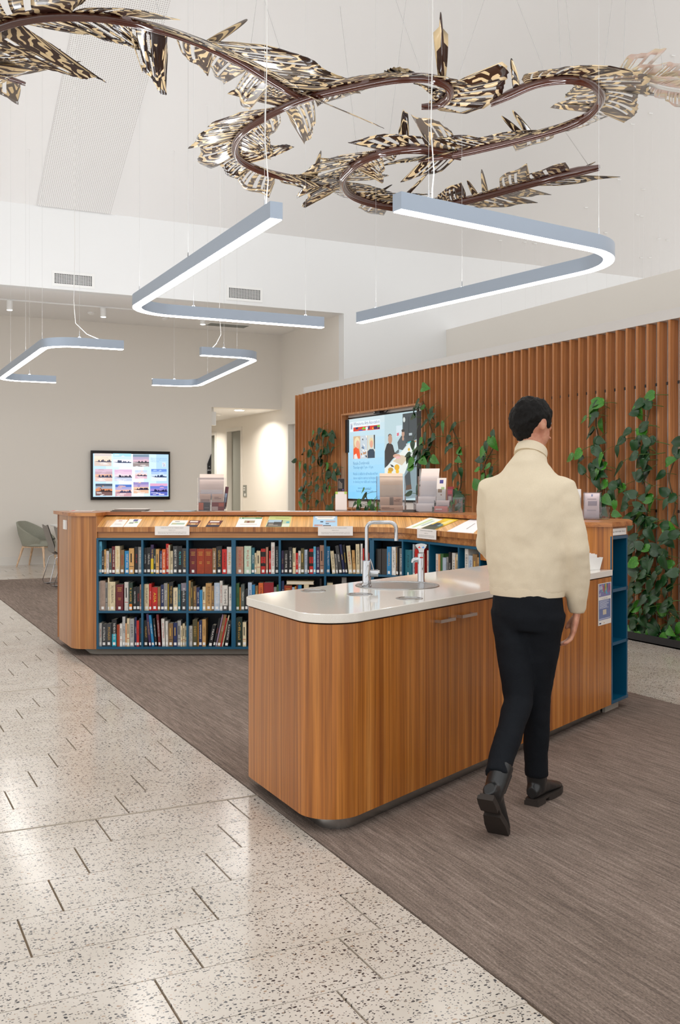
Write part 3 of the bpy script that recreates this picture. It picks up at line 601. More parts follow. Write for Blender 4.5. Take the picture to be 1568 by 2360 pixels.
for cx, cy, rx, ry, c in ((865,1300,44,36,'#B88C34'),(850,1345,34,34,'#D8A828'),(968,1262,42,50,'#D8A424'),(975,1330,28,36,'#E0B030'),(1165,968,18,26,'#D8B048'),(985,1100,46,22,'#D8A8A8')): oval(cx, cy, rx, ry, c, 7)
poly(mb, [(855,1210),(900,1225),(925,1260),(880,1255)], '#3A3C40', 7)
mb.build('slide_picture', 'lit_picture', t, M=Ms)
INK = srgb('#4E7FA8')
for zx, zy, zw, tx, sz, c in ((255,558,428,'Whitehorse Arts Association',.075,srgb('#5A6478')),(250,1200,265,'Natalie Dombrovski',.07,INK),(250,1268,328,'Thursday night 7 pm - 10 pm',.06,INK),(250,1372,405,'Natalie is skilled in all media and her',.06,INK),(250,1438,372,'classes explore various techniques',.06,INK),(250,1500,385,'to develop your skills and creativity',.06,INK),(328,1602,225,'www.whitehorsearts.info',.05,INK),(303,1652,275,'facebook.com/whitehorsearts',.05,INK)):
    q0, q1 = sp(zx, zy), sp(zx+zw, zy-(55 if zy < 600 else 0)); put_text(tx, Ms @ Matrix.Translation((q0[0],q0[1],.0045)), sz, c, t, 'LEFT', q1[0]-q0[0], 'lit_lettering')
for nm, px0, px1, py0, py1 in (('speaker_bar',791,802.5,969,1043),('speaker_bar',963,973,948,1080)):
    a = PU(px0, py0, SU-.02); b_ = PU(px1, py1, SU-.02)
    o = MB().box((SU-.035,b_.y,b_.z),(SU+.015,a.y,a.z)).build(nm, 'black_plastic'); tag(o, 'upright black speaker bar at the %s edge of the large screen' % ('left' if px0 < 900 else 'right'), 'speaker')
p = PU(878,948,SU-.03); t = empty('web_camera', p); tag(t, 'small black camera on a bracket above the large screen', 'camera')
MB().box((-.03,-.02,-.03),(.03,.16,.03)).build('body', 'black_plastic', t); MB().tube([(-.032,.12,0),(-.045,.12,0)], .02, 12).build('lens', 'brushed_steel', t); MB().tube([(0,-.02,-.02),(0,-.14,-.03),(.02,-.18,.01),(.05,-.18,.01)], .008, 6).build('bracket', 'black_plastic', t)
# ================================================================== LIBRARY DESK
def w2(p): q = W(p[0], p[1]); return Vector((q.x, q.y))
def w2l(l): return [w2(p) for p in l]
V2 = lambda x, y: Vector((x, y))
DF = 8.38; A66 = math.radians(66); hd = V2(math.cos(A66), -math.sin(A66))
flat = [V2(-2.043+i*(.12+2.043)/8, DF) for i in range(9)]
arc1 = [V2(.12+.5*math.sin(A66*i/10), 7.88+.5*math.cos(A66*i/10)) for i in range(1, 11)]
s_end = V2(1.256, 6.557); straight = [arc1[-1].lerp(s_end, i/8) for i in range(1, 9)]
arc2 = [V2(1.256+.5*(math.sin(A66)-math.sin(A66*(1-i/8))), 6.557-.5*(math.cos(A66*(1-i/8))-math.cos(A66))) for i in range(1, 9)]
run = flat+arc1+straight                       # shelf face
v_cam = V2(-SS, CC)                            # the long axis of the hall seen from the camera frame
Lf = V2(-2.244, DF); Lb = Lf+v_cam*.77
LEDGE = .27
desk = empty('library_desk', W(-.8, 8.7)); tag(desk, 'curved oak veneered library desk with sloping display ledge over bookshelves', 'desk')
def dpart(mb, name, mat, smooth=35): return mb.build(name, mat, desk, smooth, desk.matrix_basis.inverted())
def band(line, d0, d1, z0, z1): return MB().strip(w2l(offset_open(line, d0)), w2l(offset_open(line, d1)), z0, z1)
ep = fillet([V2(-2.043, DF), Lf, Lb, Lb+V2(.25,.0)], [0,.16,.1,0], 10, False)
dpart(MB().strip(w2l(ep), w2l(offset_open(ep, -.02)), .063, 1.178), 'end_panel', 'oak_veneer')
dpart(MB().box((0,0,0),(.02,.30,.19), None, Matrix.Translation(W(-2.062, DF+.001, .99)) @ Matrix.Rotation(-YAW,4,'Z')), 'display_cheek', 'oak_veneer', 0)
dpart(band(run, -.004, .018, 1.047, 1.088), 'display_lip', 'oak_veneer')
dpart(band(run, .02, .04, .996, 1.047), 'fascia', 'fascia_veneer')
f0, f1, g0, g1 = [offset_open(run, d) for d in (.018, LEDGE, .018, LEDGE)]
L = lambda l, z: [(*w2(p), z) for p in l]
dpart(MB().sheet([L(f0,1.070), L(f1,1.152), L(g1,1.170), L(g0,1.088), L(f0,1.070)]), 'display_board', 'display_veneer_lit')
outer = offset_open(run, .70)
back = [Lb+V2(.02,.0)]+[p for p in outer if p.x > -2.2]+[V2(1.93,6.70)]
dpart(MB().strip(w2l(back), w2l(offset_open(back, -.02)), .063, 1.178), 'back_panel', 'oak_veneer')
inner = [straight[-4], straight[-3], straight[-2]]+straight[-1:]+arc2
dpart(MB().strip(w2l(inner), w2l(offset_open(inner, .03)), .905, 1.178), 'inner_panel', 'oak_front_veneer')
pl = [V2(-2.20, 8.75), V2(-2.10, DF+.12)]+offset_open([p for p in run], .12)[1:]
pl = fillet([V2(-2.36,9.0), V2(-2.13,DF+.10)], 0, 4, False)[:1]+fillet([V2(-2.36,9.0), V2(-2.115,DF+.10), V2(-1.8,DF+.10)], [0,.1,0], 8, False)[1:]+offset_open(run, .10)[2:]
dpart(MB().strip(w2l(pl), w2l(offset_open(pl, .02)), .004, .063), 'kick_plinth', 'concrete_plinth')
# timber top
tl = offset_open(run, LEDGE-.012)
outline = fillet([Lf+V2(-.02,-.02), V2(-2.05,DF-.02), V2(-2.02,DF+LEDGE-.012)], [.16,.03,.0], 8, False)
front = fillet([Lb+v_cam*.02+V2(-.02,0), Lf+V2(-.02,-.02), V2(-2.05,DF-.02)], [0,.17,0], 8, False)
front = front+[V2(-2.02,DF+LEDGE-.012)]+[p for p in tl if p.x > -1.9][:-2]+[p+V2(-.01,-.02) for p in [straight[-2], straight[-1]]+arc2]
endc = fillet([V2(1.705,6.235), V2(1.905,6.49), V2(1.985,6.85), V2(1.8,7.1)], [0,.06,.12,0], 6, False)
top_poly = front+endc[1:-1]+[p for p in reversed(offset_open(run, .73)) if p.x > -2.2][1:]+[]
top = MB().prism(w2l(top_poly), 1.178, 1.207).build('desk_worktop', 'solid_top', None, 35)
tag(top, 'solid timber worktop running along the whole curved library desk', 'worktop')
# power point on the desk end
p = PU(152, 1209, 1.677); t = empty('power_point', (1.6775, p.y, p.z)); tag(t, 'small white power point on the left end of the library desk', 'socket')
MB().box((-.014,-.06,-.04),(-.0005,.06,.04)).build('plate', 'white_plastic', t); MB().box((-.018,.018,.008),(-.014,.034,.026)).build('switch', 'white_plastic', t)

# ------------------------------------------------------------------ bookcases
TP = .018; ZR = (.693, .383, .081)                 # upper faces of the three shelves
def fx(px, D=DF): return (px-784)/FPX*D
def bookcase(label, x0, x1, divs):
    t = empty('bookcase', W((x0+x1)/2, DF, .063), None); t.rotation_euler = (0,0,-YAW); tag(t, label, 'bookcase', 'navy bookcases under the desk ledge')
    w = (x1-x0)/2; c0 = (x0+x1)/2; dp = .30
    def bx(n, a, b_, m='navy_laminate'): return MB().box(a, b_).build(n, m, t)
    H = .995-.063
    bx('top_panel', (-w,0,H-TP), (w,dp,H)); bx('bottom_panel', (-w,0,0), (w,dp,TP))
    bx('side_panel', (-w,0,TP), (-w+TP,dp,H-TP)); bx('side_panel', (w-TP,0,TP), (w,dp,H-TP)); bx('back_panel', (-w+TP,dp-.01,TP), (w-TP,dp,H-TP), 'navy_in_shade')
    xs = [-w+TP/2]+[d-c0 for d in divs]+[w-TP/2]
    for d in xs[1:-1]: bx('divider', (d-TP/2,.0,TP), (d+TP/2,dp-.01,H-TP))
    for a, b_ in zip(xs[:-1], xs[1:]):
        for z in ZR[:2]: bx('shelf', (a+TP/2,.001,z-TP-.063), (b_-TP/2,dp-.01,z-.063))
    return t
bookcase('navy bookcase at the rounded left end of the desk', fx(222), fx(538.5), [fx(328), fx(432)])
bookcase('navy bookcase in the middle of the desk face', fx(538.5), fx(857), [fx(645), fx(749.7)])
# curved bookcase
cum = [0.]
for a, b_ in zip(run[:-1], run[1:]): cum.append(cum[-1]+(b_-a).length)
def at_s(s):
    for i in range(len(run)-1):
        if cum[i+1] >= s: return run[i].lerp(run[i+1], (s-cum[i])/(cum[i+1]-cum[i])), (run[i+1]-run[i]).normalized()
    return run[-1], (run[-1]-run[-2]).normalized()
def s_at_px(px):
    best = min(range(0, 3000), key=lambda k: abs(784+FPX*at_s(cum[-1]*k/3000)[0].x/at_s(cum[-1]*k/3000)[0].y-px)); return cum[-1]*best/3000
S7 = [s_at_px(q) for q in (857.5, 928, 989.5, 1057, 1106)]; S7.append(cum[-1]-.25)
t = empty('bookcase', W(.7, 7.9, .063)); tag(t, 'navy bookcase bending round the inner curve of the desk', 'bookcase', 'navy bookcases under the desk ledge')
def cpart(mb, n, m='navy_laminate'): return mb.build(n, m, t, 0, t.matrix_basis.inverted())
def seg(s0, s1, n=6): return [at_s(s0+(s1-s0)*i/n)[0] for i in range(n+1)]
whole = seg(S7[0], S7[-1], 24)
for z0, z1, nm in ((.995-TP,.995,'top_panel'),(.063,.063+TP,'bottom_panel')): cpart(MB().strip(w2l(whole), w2l(offset_open(whole,.30)), z0, z1), nm)
cpart(MB().strip(w2l(offset_open(whole,.29)), w2l(offset_open(whole,.30)), .081, .977), 'back_panel', 'navy_in_shade')
for s0, s1 in zip(S7[:-1], S7[1:]):
    sg = seg(s0+.01, s1-.01)
    for z in ZR[:2]: cpart(MB().strip(w2l(offset_open(sg,.002)), w2l(offset_open(sg,.29)), z-TP, z), 'shelf')
for i, s_ in enumerate(S7):
    p, tg = at_s(s_); nn = V2(-tg.y, tg.x); th = .018 if i == 0 else .009
    q = [p-tg*th, p+tg*th, p+tg*th+nn*.29, p-tg*th+nn*.29]; cpart(MB().prism(w2l(q), .081, .977), 'divider')

# ------------------------------------------------------------------ books
PAL = {'lb':('light blue','#5FB2D2'),'bk':('black','#17171A'),'tn':('tan','#C79A5E'),'or':('orange','#D9662C'),'wt':('white','#DEDAD2'),'gg':('grey green','#4E5854'),'mr':('maroon','#6C1A20'),'cr':('cream','#DDCDA8'),'br':('brown','#8A6A44'),'bl':('blue','#2383B8'),
 'gy':('grey','#8E8C88'),'pu':('purple','#3A2452'),'dg':('dark green','#1C3226'),'nv':('navy','#1E2C5C'),'rd':('red','#C8241E'),'dk':('dark grey','#3A3C3E'),'rb':('rust red','#A03A12'),'pk':('dusty pink','#B98C74'),'mt':('mint','#BFD2BC'),'te':('teal','#2E6F7C'),'ol':('olive','#57502E'),'tp':('taupe','#9C8678'),
 'yl':('yellow','#E0B820'),'am':('amber','#C98A2A'),'cm':('crimson','#8A1420'),'sv':('silver','#B4B4B2'),'mv':('mauve','#A98CA8'),'pb':('pale blue','#B7C6D6'),'gn':('green','#3C6838'),'db':('dark brown','#2A241E'),'pe':('peach','#E2A878')}
ZO = {'A':(220,1230,7.84),'B':(400,1230,7.84),'C':(580,1230,5.6),'D':(220,1330,7.84),'E':(400,1330,7.84),'F':(820,1160,4.9)}
G_, W_, K_, R_, Y_, C_, N_ = '#C9A04A', '#E8E4DC', '#22201E', '#B02418', '#E8C53A', '#3FC0C8', '#26306C'
# bay, row, zoom, books as (x0, x1, top, colour[, title, ink[, lean]])
BOOKS = [
(0,0,'A',[(52,103,140,'lb','FIFTY AUSTRALIAN',N_),(104,147,310,'bk','ROAD WAR',W_),(148,180,285,'tn'),(181,231,312,'wt','CRISIS OF WAR',R_),(233,284,265,'gg'),(286,344,230,'mr','WHEN THE WAR CAME',W_),(346,430,225,'cr','AMBROSE CITIZEN',G_),(432,505,295,'br','ENIGMA',R_),(515,597,312,'bl','WHAT WAR',W_),(598,690,265,'tn'),(700,760,235,'bk','MY LAI',R_),(763,829,240,'gy','BEHIND BAMBOO',W_)]),
(1,0,'A',[(866,911,255,'bk','CHURCHILL',W_),(913,987,250,'bk','UNSUNG',W_),(989,1042,200,'pu','THE FINAL DAYS',Y_),(1044,1084,270,'dg','SPITFIRE',W_),(1086,1144,278,'tn'),(1146,1199,312,'nv',"STOKER'S SUBMARINE",W_),(1201,1262,280,'or','FALL OF SINGAPORE',W_),(1264,1314,185,'rd','SINKING OF BELGRANO',W_),(1316,1339,205,'cr'),(1341,1393,312,'cr','BADER',K_),(1395,1477,225,'dk','BENDIT TOBRUK',W_),(1479,1559,225,'bk','FLYBOYS',C_),(1561,1640,265,'dk','FORTHRIGHT',G_)]),
(2,0,'B',[(280,412,275,'mr'),(415,549,275,'rb'),(552,696,275,'rb'),(700,768,260,'br','A BRIDGE TOO FAR',W_),(771,870,230,'bk','GENERALS LIFE',G_),(875,958,280,'rd','ARTHUR BRYANT',K_),(960,1050,240,'wt','BERLIN',G_)]),
(3,0,'B',[(1128,1262,235,'pk','DESCENT INTO HELL',R_),(1275,1400,225,'mt','WORLD WAR',R_),(1405,1460,255,'te','BERLIN',W_)]),
(3,0,'C',[(37,61,250,'cr'),(63,112,222,'cr'),(117,177,197,'rd','1914',K_),(183,211,175,'pk','DAYS OF WAR',R_),(223,249,222,'rd','ANZAC',W_),(251,298,112,'wt','THE FIRST WORLD WAR',R_),(305,345,165,'bk','CLOSE QUARTER BATTLE',W_)]),
(4,0,'C',[(384,413,222,'pu','ORION',G_),(416,472,220,'bk','VOICES OF WAR',W_),(477,524,175,'bk','COMBAT WWII',W_),(529,568,185,'cr'),(571,600,250,'rd','ATLAS',W_),(603,634,222,'wt'),(636,678,190,'ol'),(681,721,208,'pb','ELOQUENT',N_),(724,742,222,'bk'),(744,797,197,'rd','ARMY',K_),(799,830,167,'lb','CORAL SEA',W_),(836,877,175,'pu','LIFE ON ONE PIPE',W_),(882,937,150,'pk')]),
(5,0,'C',[(966,1012,165,'bl','ROYAL NAVY',W_),(1041,1086,225,'cr','LOVE FORGE',K_,-5),(1092,1120,262,'gy',None,None,-5),(1130,1175,158,'dk','WINGS',W_,-8),(1180,1211,142,'nv','NAVAL',Y_,-7),(1214,1242,145,'bk','MONTH AGAIN',Y_,-6),(1253,1306,158,'cr','THE LAST',R_,-5),(1310,1348,215,'tn','RACE',K_,-3),(1352,1401,135,'cr','Churchill',K_,-1),(1409,1435,130,'wt','FLYERS',R_),(1438,1456,190,'rd'),(1512,1526,250,'rd')]),
(6,0,'F',[(208,270,515,'db'),(271,335,515,'db'),(340,387,490,'bl','GENERAL',G_),(389,434,493,'wt','DECISIVE BATTLES',K_),(436,454,498,'br'),(456,469,500,'bk'),(471,512,508,'gy','30 DAYS',W_)]),
(7,0,'F',[(536,606,525,'te','FORCE',K_),(608,629,462,'pb'),(631,649,470,'gy'),(651,696,515,'rd'),(785,803,530,'wt','WAR',R_),(805,824,530,'bk','NOTTEN',Y_)]),
(8,0,'F',[(878,904,570,'wt','EMPIRE',R_),(906,924,575,'pe'),(926,961,568,'gn'),(963,1000,612,'pb'),(1002,1019,605,'gy'),(1021,1046,550,'bk','WAR',W_),(1050,1087,560,'wt','STEEL',K_),(1089,1103,610,'am'),(1105,1130,575,'cr'),(1134,1148,570,'wt')]),
(9,0,'F',[(1200,1240,510,'wt','MEMORIES',K_),(1244,1290,590,'pb','GALLIPOLI',N_),(1292,1345,575,'br'),(1350,1372,610,'tn'),(1374,1395,610,'cr')]),
(0,1,'D',[(52,72,80,'wt'),(74,170,65,'tp'),(172,213,95,'gy'),(214,240,8,'cr'),(242,346,85,'cr','THE JOURNEY BACK FROM HELL',K_),(352,490,135,'mr'),(512,588,92,'wt'),(590,665,100,'dg','R SLAYER',G_),(668,729,185,'bk','AIR POWER',W_),(732,790,180,'bk','TERROR',R_),(792,828,135,'pk')]),
(1,1,'D',[(872,956,130,'cr','TROPICAL ARTILLERY',K_),(960,1003,120,'rd','MY STORY',W_),(1008,1113,185,'rd','ASIA',Y_),(1118,1167,178,'br','ROMMEL',G_),(1172,1231,140,'nv','BLUE WATER',W_),(1233,1297,110,'gy','FLYING',W_),(1299,1317,125,'yl'),(1319,1399,95,'bk','THE KELLY GANG',G_),(1401,1480,192,'cr','THE RUMOUR PAPERS',N_),(1485,1530,130,'te','PEARL HARBOR',G_),(1539,1640,110,'dk','Kokoda',W_)]),
(2,1,'E',[(272,303,65,'tn','SANDS',K_),(305,345,88,'ol'),(350,407,170,'br'),(409,465,190,'nv','GREAT WAR',W_),(468,517,232,'bl'),(519,574,178,'cr'),(576,680,112,'tn','BESIEGED JERUSALEM',K_),(683,727,160,'br'),(731,829,105,'pb','AFTER THE HORSES',W_),(831,880,68,'wt','THE GREAT CRUSADE',R_),(882,975,150,'wt','THE SOMME',K_),(995,1049,175,'wt','KABUL',K_)]),
(3,1,'E',[(1128,1184,115,'gn','WAR',K_),(1186,1215,190,'am'),(1217,1280,135,'gg','TRENCH',W_),(1285,1339,225,'bk'),(1341,1412,100,'pb','ANZACS',N_),(1418,1470,138,'bl'),(1475,1525,160,'br')]),
(3,1,'C',[(88,150,635,'or','VENDETTA',K_),(156,283,630,'cm','M',G_),(286,321,690,'gy'),(325,350,658,'gn')]),
(4,1,'C',[(385,419,610,'nv','FIGHTERS',W_),(422,520,668,'rb'),(523,556,690,'pb'),(558,578,680,'am'),(580,598,660,'mr'),(600,645,663,'bl'),(675,740,655,'cr'),(745,800,690,'gy'),(880,905,580,'bk')]),
(5,1,'C',[(975,1050,635,'cr'),(1060,1110,690,'nv'),(1112,1160,690,'rd'),(1165,1228,565,'gy','DIARY',W_),(1240,1290,680,'br'),(1300,1350,660,'tn'),(1360,1410,670,'dg')]),
(0,2,'D',[(52,98,835,'wt','HELLFIRE',R_),(100,180,850,'dk','AUSTRALIA',W_),(182,275,842,'dk','MONASH',G_),(284,371,765,'bk','THE MEN IN THE SEA',W_),(378,430,860,'rb'),(432,475,840,'wt'),(477,528,715,'sv','FLEET',K_),(530,560,835,'pe','THE BRIDGE',R_),(562,607,745,'cr'),(610,691,750,'sv','DESERTS',K_),(700,734,725,'nv','CONQUEST',W_),(736,782,785,'rd','HITLER',K_),(785,829,740,'bk','CROSS',R_)]),
(1,2,'D',[(870,940,780,'bk','GALLANT',G_),(962,1005,665,'pu','NIGHTS FALLEN',G_,-5),(1016,1060,685,'bl','STEEL BOAT',W_,-6),(1070,1108,750,'bk','LEST WE FORGET',W_,-5),(1131,1174,675,'mr','SOMETHING TO HIDE',W_,-4),(1195,1251,755,'wt','RED NOVEMBER',R_,-2),(1262,1308,795,'wt','CODE',K_,-1),(1312,1395,835,'br'),(1402,1469,825,'nv'),(1472,1535,790,'sv'),(1537,1565,880,'cr'),(1570,1608,840,'cr'),(1612,1645,885,'cr')]),
(2,2,'E',[(275,332,885,'wt','THE KNIFE',K_),(340,425,770,'ol','DEEDS',G_),(430,447,810,'am'),(450,506,785,'nv','REMEMBRANCE',W_),(512,577,765,'tn','ORDEAL',K_),(622,690,860,'bk','PIRATES',W_,11),(703,745,745,'bk','NAZIS',R_,12),(752,775,670,'mv',None,None,12),(783,838,665,'br','LOST',W_,12),(840,860,740,'rd',None,None,12),(864,890,690,'cr','COURAGE',K_,12),(915,985,785,'bk','BLACKWATER',W_,8)]),
(3,2,'E',[(1128,1240,735,'dg','Official',G_),(1246,1310,815,'cr'),(1385,1425,735,'pu')]),
(4,2,'C',[(390,440,1290,'mr'),(450,520,1270,'tn'),(530,600,1300,'nv')]),
]
BAYS = []
for a, b_ in ((226,326),(330.3,430),(434,534),(543,642.5),(647.5,747.3),(752,852)): BAYS.append((V2(fx(a),DF), V2(1,0), a, b_, fx(b_)-fx(a), DF))
for i in range(4):
    p0, p1 = at_s(S7[i]+(.018 if i == 0 else .009))[0], at_s(S7[i+1]-.009)[0]; tg = (p1-p0).normalized()
    px = lambda p: 784+FPX*p.x/p.y
    BAYS.append((p0, tg, px(p0), px(p1), (p1-p0).length, None))
ORD = ['first','second','third','fourth','fifth','sixth','seventh','eighth','ninth','tenth','eleventh','twelfth','thirteenth','fourteenth','fifteenth']
ROWN = ['top','middle','bottom']
stick = MB().box((-.5,-.0006,0),(.5,-.0001,1)).mesh('spine_sticker', 'sticker_paper')
count = {}
rb = random.Random(3)
def add_book(bay, row, x, w, h, col, title, ink, lean, sink=0.):
    p0, tg, a, b_, bw, D = BAYS[bay]; dep = min(.26, max(.11, h*.66+rb.uniform(-.01,.02)))
    nn = V2(-tg.y, tg.x); base = p0+tg*x+nn*(.016+rb.random()*.018+sink); q = w2(base); ex = w2(tg).normalized()
    M = Matrix.Translation((q.x,q.y,ZR[row]+.0006)) @ Matrix.Rotation(math.atan2(ex.y,ex.x),4,'Z') @ Matrix.Rotation(math.radians(lean),4,'Y')
    if lean > 0: M = M @ Matrix.Translation((-w,0,0)) if False else M
    name, hexc = PAL[col]; c = srgb(hexc); v = rb.uniform(.85,1.12); c = tuple(min(1,k*v) for k in c)
    tb = .0025
    U = [(0,0),(w,0),(w,dep),(w-tb,dep),(w-tb,tb),(tb,tb),(tb,dep),(0,dep)]
    m = MB(); n = 8
    vs = [(x_,y_,0) for x_,y_ in U]+[(x_,y_,h) for x_,y_ in U]
    quads = [(0,1,4,5),(1,2,3,4),(5,6,7,0)]
    m.add(vs, [tuple(reversed(f)) for f in quads]+[tuple(i+8 for i in f) for f in quads]+[(i,(i+1)%8,8+(i+1)%8,8+i) for i in range(8)])
    o = m.build('book', 'book_cover', None, 0, M, c)
    MB().box((tb,tb,.003),(w-tb,dep-.004,h-.004)).build('page_block', 'page_paper', o)
    k = count[(bay,row)] = count.get((bay,row),0)+1
    look = 'thick ' if w > .038 else ('thin ' if w < .014 else '')
    o['label'] = '%s%s book, %s from left on the %s shelf, %s bay from the left' % (look, name, ORD[k-1], ROWN[row], ORD[bay]); o['category'] = 'book'; o['group'] = 'books on the library desk shelves'
    if w > .0095 and (title or rb.random() < .8) and col not in ('rb',):
        sw = min(.021, w*.78); link('spine_sticker', stick, o, Matrix.Translation((w/2,0,.009+rb.random()*.004)) @ Matrix.Diagonal((sw,1,.023,1)))
    if title and w > .009:
        me_h = max(.009, min(w*.62, .03)); L_ = min(h*.62, me_h*.62*len(title)+.01)
        put_text(title, Matrix(((0,1,0,w/2),(0,0,-1,-.0004),(-1,0,0,h*.56),(0,0,0,1))), me_h, srgb(ink), o, 'CENTER', L_, name='spine_title')
    elif col in ('mr','rb') and w > .03:
        for zz, ww in ((.86,.6),(.80,.5),(.74,.55),(.46,.4),(.40,.35)): MB().box((w*(.5-ww/2),-.0004,h*zz),(w*(.5+ww/2),-.0001,h*zz+.004)).build('spine_gilding', 'print_ink', o, color=srgb(G_))
    elif w > .012 and col in ('wt','cr','pk','sv','gy','br','ol','nv','gg','tn'):
        MB().box((w*.3,-.0004,h*.45),(w*.55,-.0001,h*.8)).build('spine_print', 'print_ink', o, color=srgb(K_ if col not in ('nv','ol','gg','br') else G_))
        MB().box((w*.1,-.0004,h*.28),(w*.9,-.0001,h*.30)).build('spine_rule', 'print_ink', o, color=srgb(R_ if col in ('wt','cr') else '#3A3630'))
    if col == 'bk' and title == 'THE MEN IN THE SEA': MB().box((.002,-.0003,.002),(w-.002,-.00005,h*.46)).build('spine_panel', 'print_ink', o, color=srgb('#1FA0B4'))
    if title == 'THE FINAL DAYS': MB().box((.001,-.0003,.002),(w-.001,-.00005,h*.52)).build('spine_panel', 'print_ink', o, color=srgb('#E0C020'))
    if title in ('1914','ARMY'):
        for z0, z1 in ((.68,.88),(.30,.42)): MB().box((.0,-.0003,h*z0),(w,-.00005,h*z1)).build('spine_panel', 'print_ink', o, color=srgb('#1C1A18'))
    if title == 'Kokoda': MB().box((0,-.0003,h*.72),(w,-.00005,h)).build('spine_panel', 'print_ink', o, color=srgb('#8A8490'))
    if title == 'R SLAYER': MB().box((w*.2,-.0003,.003),(w*.9,-.00005,h*.24)).build('spine_panel', 'print_ink', o, color=srgb('#E07A1C'))
    if title == 'THE SOMME': MB().box((0,-.0003,0),(w,-.00005,h*.2)).build('spine_panel', 'print_ink', o, color=srgb('#55504E'))
    return o
for bay, row, zo, lst in BOOKS:
    zx, zy, zs = ZO[zo]; p0, tg, a, b_, bw, D = BAYS[bay]
    for bk in lst:
        x0, x1, ty, col = bk[:4]; title, ink = (bk[4], bk[5]) if len(bk) > 5 else (None, None); lean = bk[6] if len(bk) > 6 else 0
        f0_, f1_ = ((zx+x0/zs)-a)/(b_-a), ((zx+x1/zs)-a)/(b_-a); x = max(.0005, f0_*bw); w = max(.006, (min(f1_,.998)*bw-x)-.0006)
        pm = p0+tg*((f0_+f1_)/2*bw); Dm = pm.y+.03
        zt = EYE-((zy+ty/zs)-HORIZON)/FPX*Dm; h = zt-ZR[row]
        if row == 2 and bay == 4: h = .2
        if row == 1 and bay in (4,5): h = max(h, .08)
        h = max(.07, min(h, (.28 if row else .277))); 
        if lean: h = min(h/math.cos(math.radians(lean)), .276); w *= math.cos(math.radians(lean))
        if lean > 0 : pass
        add_book(bay, row, x, w, h, col, title, ink, lean)
# the book lying across the row in the fifth bay
p0, tg, a, b_, bw, D = BAYS[4]; q = W(fx(660), DF+.03, .383+.285-.06+.0); 
zb = EYE-((1230+655/5.6)-HORIZON)/FPX*(DF+.03)
o = MB().box((0,0,0),(.232,.16,.003)).box((0,0,.027),(.232,.16,.03)).build('book', 'book_cover', None, 0, Matrix.Translation(W(fx(660), DF+.03, zb)) @ Matrix.Rotation(-YAW,4,'Z') @ Matrix.Rotation(math.radians(.6),4,'Y'), srgb('#CDB58C'))
MB().box((.002,.002,.003),(.228,.155,.027)).build('page_block', 'page_paper', o)
tag(o, 'cream paperback lying flat across the books on the middle shelf, fifth bay', 'book', 'books on the library desk shelves')

# ================================================================== SINK COUNTER
dc = V2(.6122,.7908); nin = V2(-.7908,.6122)
CA, CB, CD = V2(-.068,3.968), V2(1.703,6.256), V2(-.458,4.763)
def front_t(px):
    r = (px-784)/FPX; o_ = V2(.14,4.237); return (r*o_.y-o_.x)/(dc.x-r*dc.y)
def fp(t_, d=0.): return V2(.14,4.237)+dc*t_+nin*d
counter = empty('sink_counter', W(.7, 5.2)); tag(counter, 'oak veneered island counter with rounded corners and flush cabinet doors', 'counter')
def kp(mb, n, m, smooth=35, par=None): return mb.build(n, m, par or counter, smooth, counter.matrix_basis.inverted())
T = [front_t(q) for q in (1038.8, 1138, 1299, 1410)]
bk1 = V2(1.12,6.80)
shell = fillet([bk1, CD, CA, fp(T[0]-.0015)], [0,.13,.15,0], 12, False)
kp(MB().strip(w2l(shell), w2l(offset_open(shell,.02)), .065, .866), 'curved_panel', 'oak_front_veneer')
doors = []
for a, b_ in zip(T[:-1], T[1:]):
    q = [fp(a+.002), fp(b_-.002), fp(b_-.002,.02), fp(a+.002,.02)]; doors.append(kp(MB().prism(w2l(q), .065, .866), 'cabinet_door', 'oak_front_veneer', 0))
core = fillet([bk1+V2(0,-.05), CD+V2(.06,.0), CA+V2(.03,.06), fp(T[3],.03), fp(T[3],.3)], [0,.1,.12,0,0], 8, False)
kp(MB().strip(w2l(core), w2l(offset_open(core,.02)), .84, .8725), 'shadow_gap', 'soft_black')
kp(MB().strip(w2l(offset_open(core,.03)), w2l(offset_open(core,.045)), .004, .0652), 'kick_plinth', 'brushed_steel')
ins = [fp(T[0]-.3,.022), fp(T[3],.022), fp(T[3],.04), fp(T[0]-.3,.04)]; kp(MB().prism(w2l(ins), .07, .85), 'carcass', 'soft_black', 0)
def handle(px0, px1, py, par):
    a, b_ = front_t(px0), front_t(px1); z = EYE-(py-HORIZON)/FPX*fp((a+b_)/2).y
    m = MB()
    pr = lambda t_, d_, zz: (*w2(fp(t_, d_)), zz)
    for x0, x1, d0, d1, z0, z1 in ((a,b_,-.034,-.026,z-.007,z+.007),(a,a+.012,-.03,.001,z-.006,z+.006),(b_-.012,b_,-.03,.001,z-.006,z+.006)):
        m.add([pr(x0,d0,z0),pr(x1,d0,z0),pr(x1,d1,z0),pr(x0,d1,z0),pr(x0,d0,z1),pr(x1,d0,z1),pr(x1,d1,z1),pr(x0,d1,z1)], [(3,2,1,0),(4,5,6,7),(0,1,5,4),(1,2,6,5),(2,3,7,6),(3,0,4,7)])
    return m
kp(handle(1003,1037,1428.5,None), 'handle', 'satin_nickel', 0)
o = handle(1053,1087,1417,None).build('handle', 'satin_nickel', doors[0], 0)
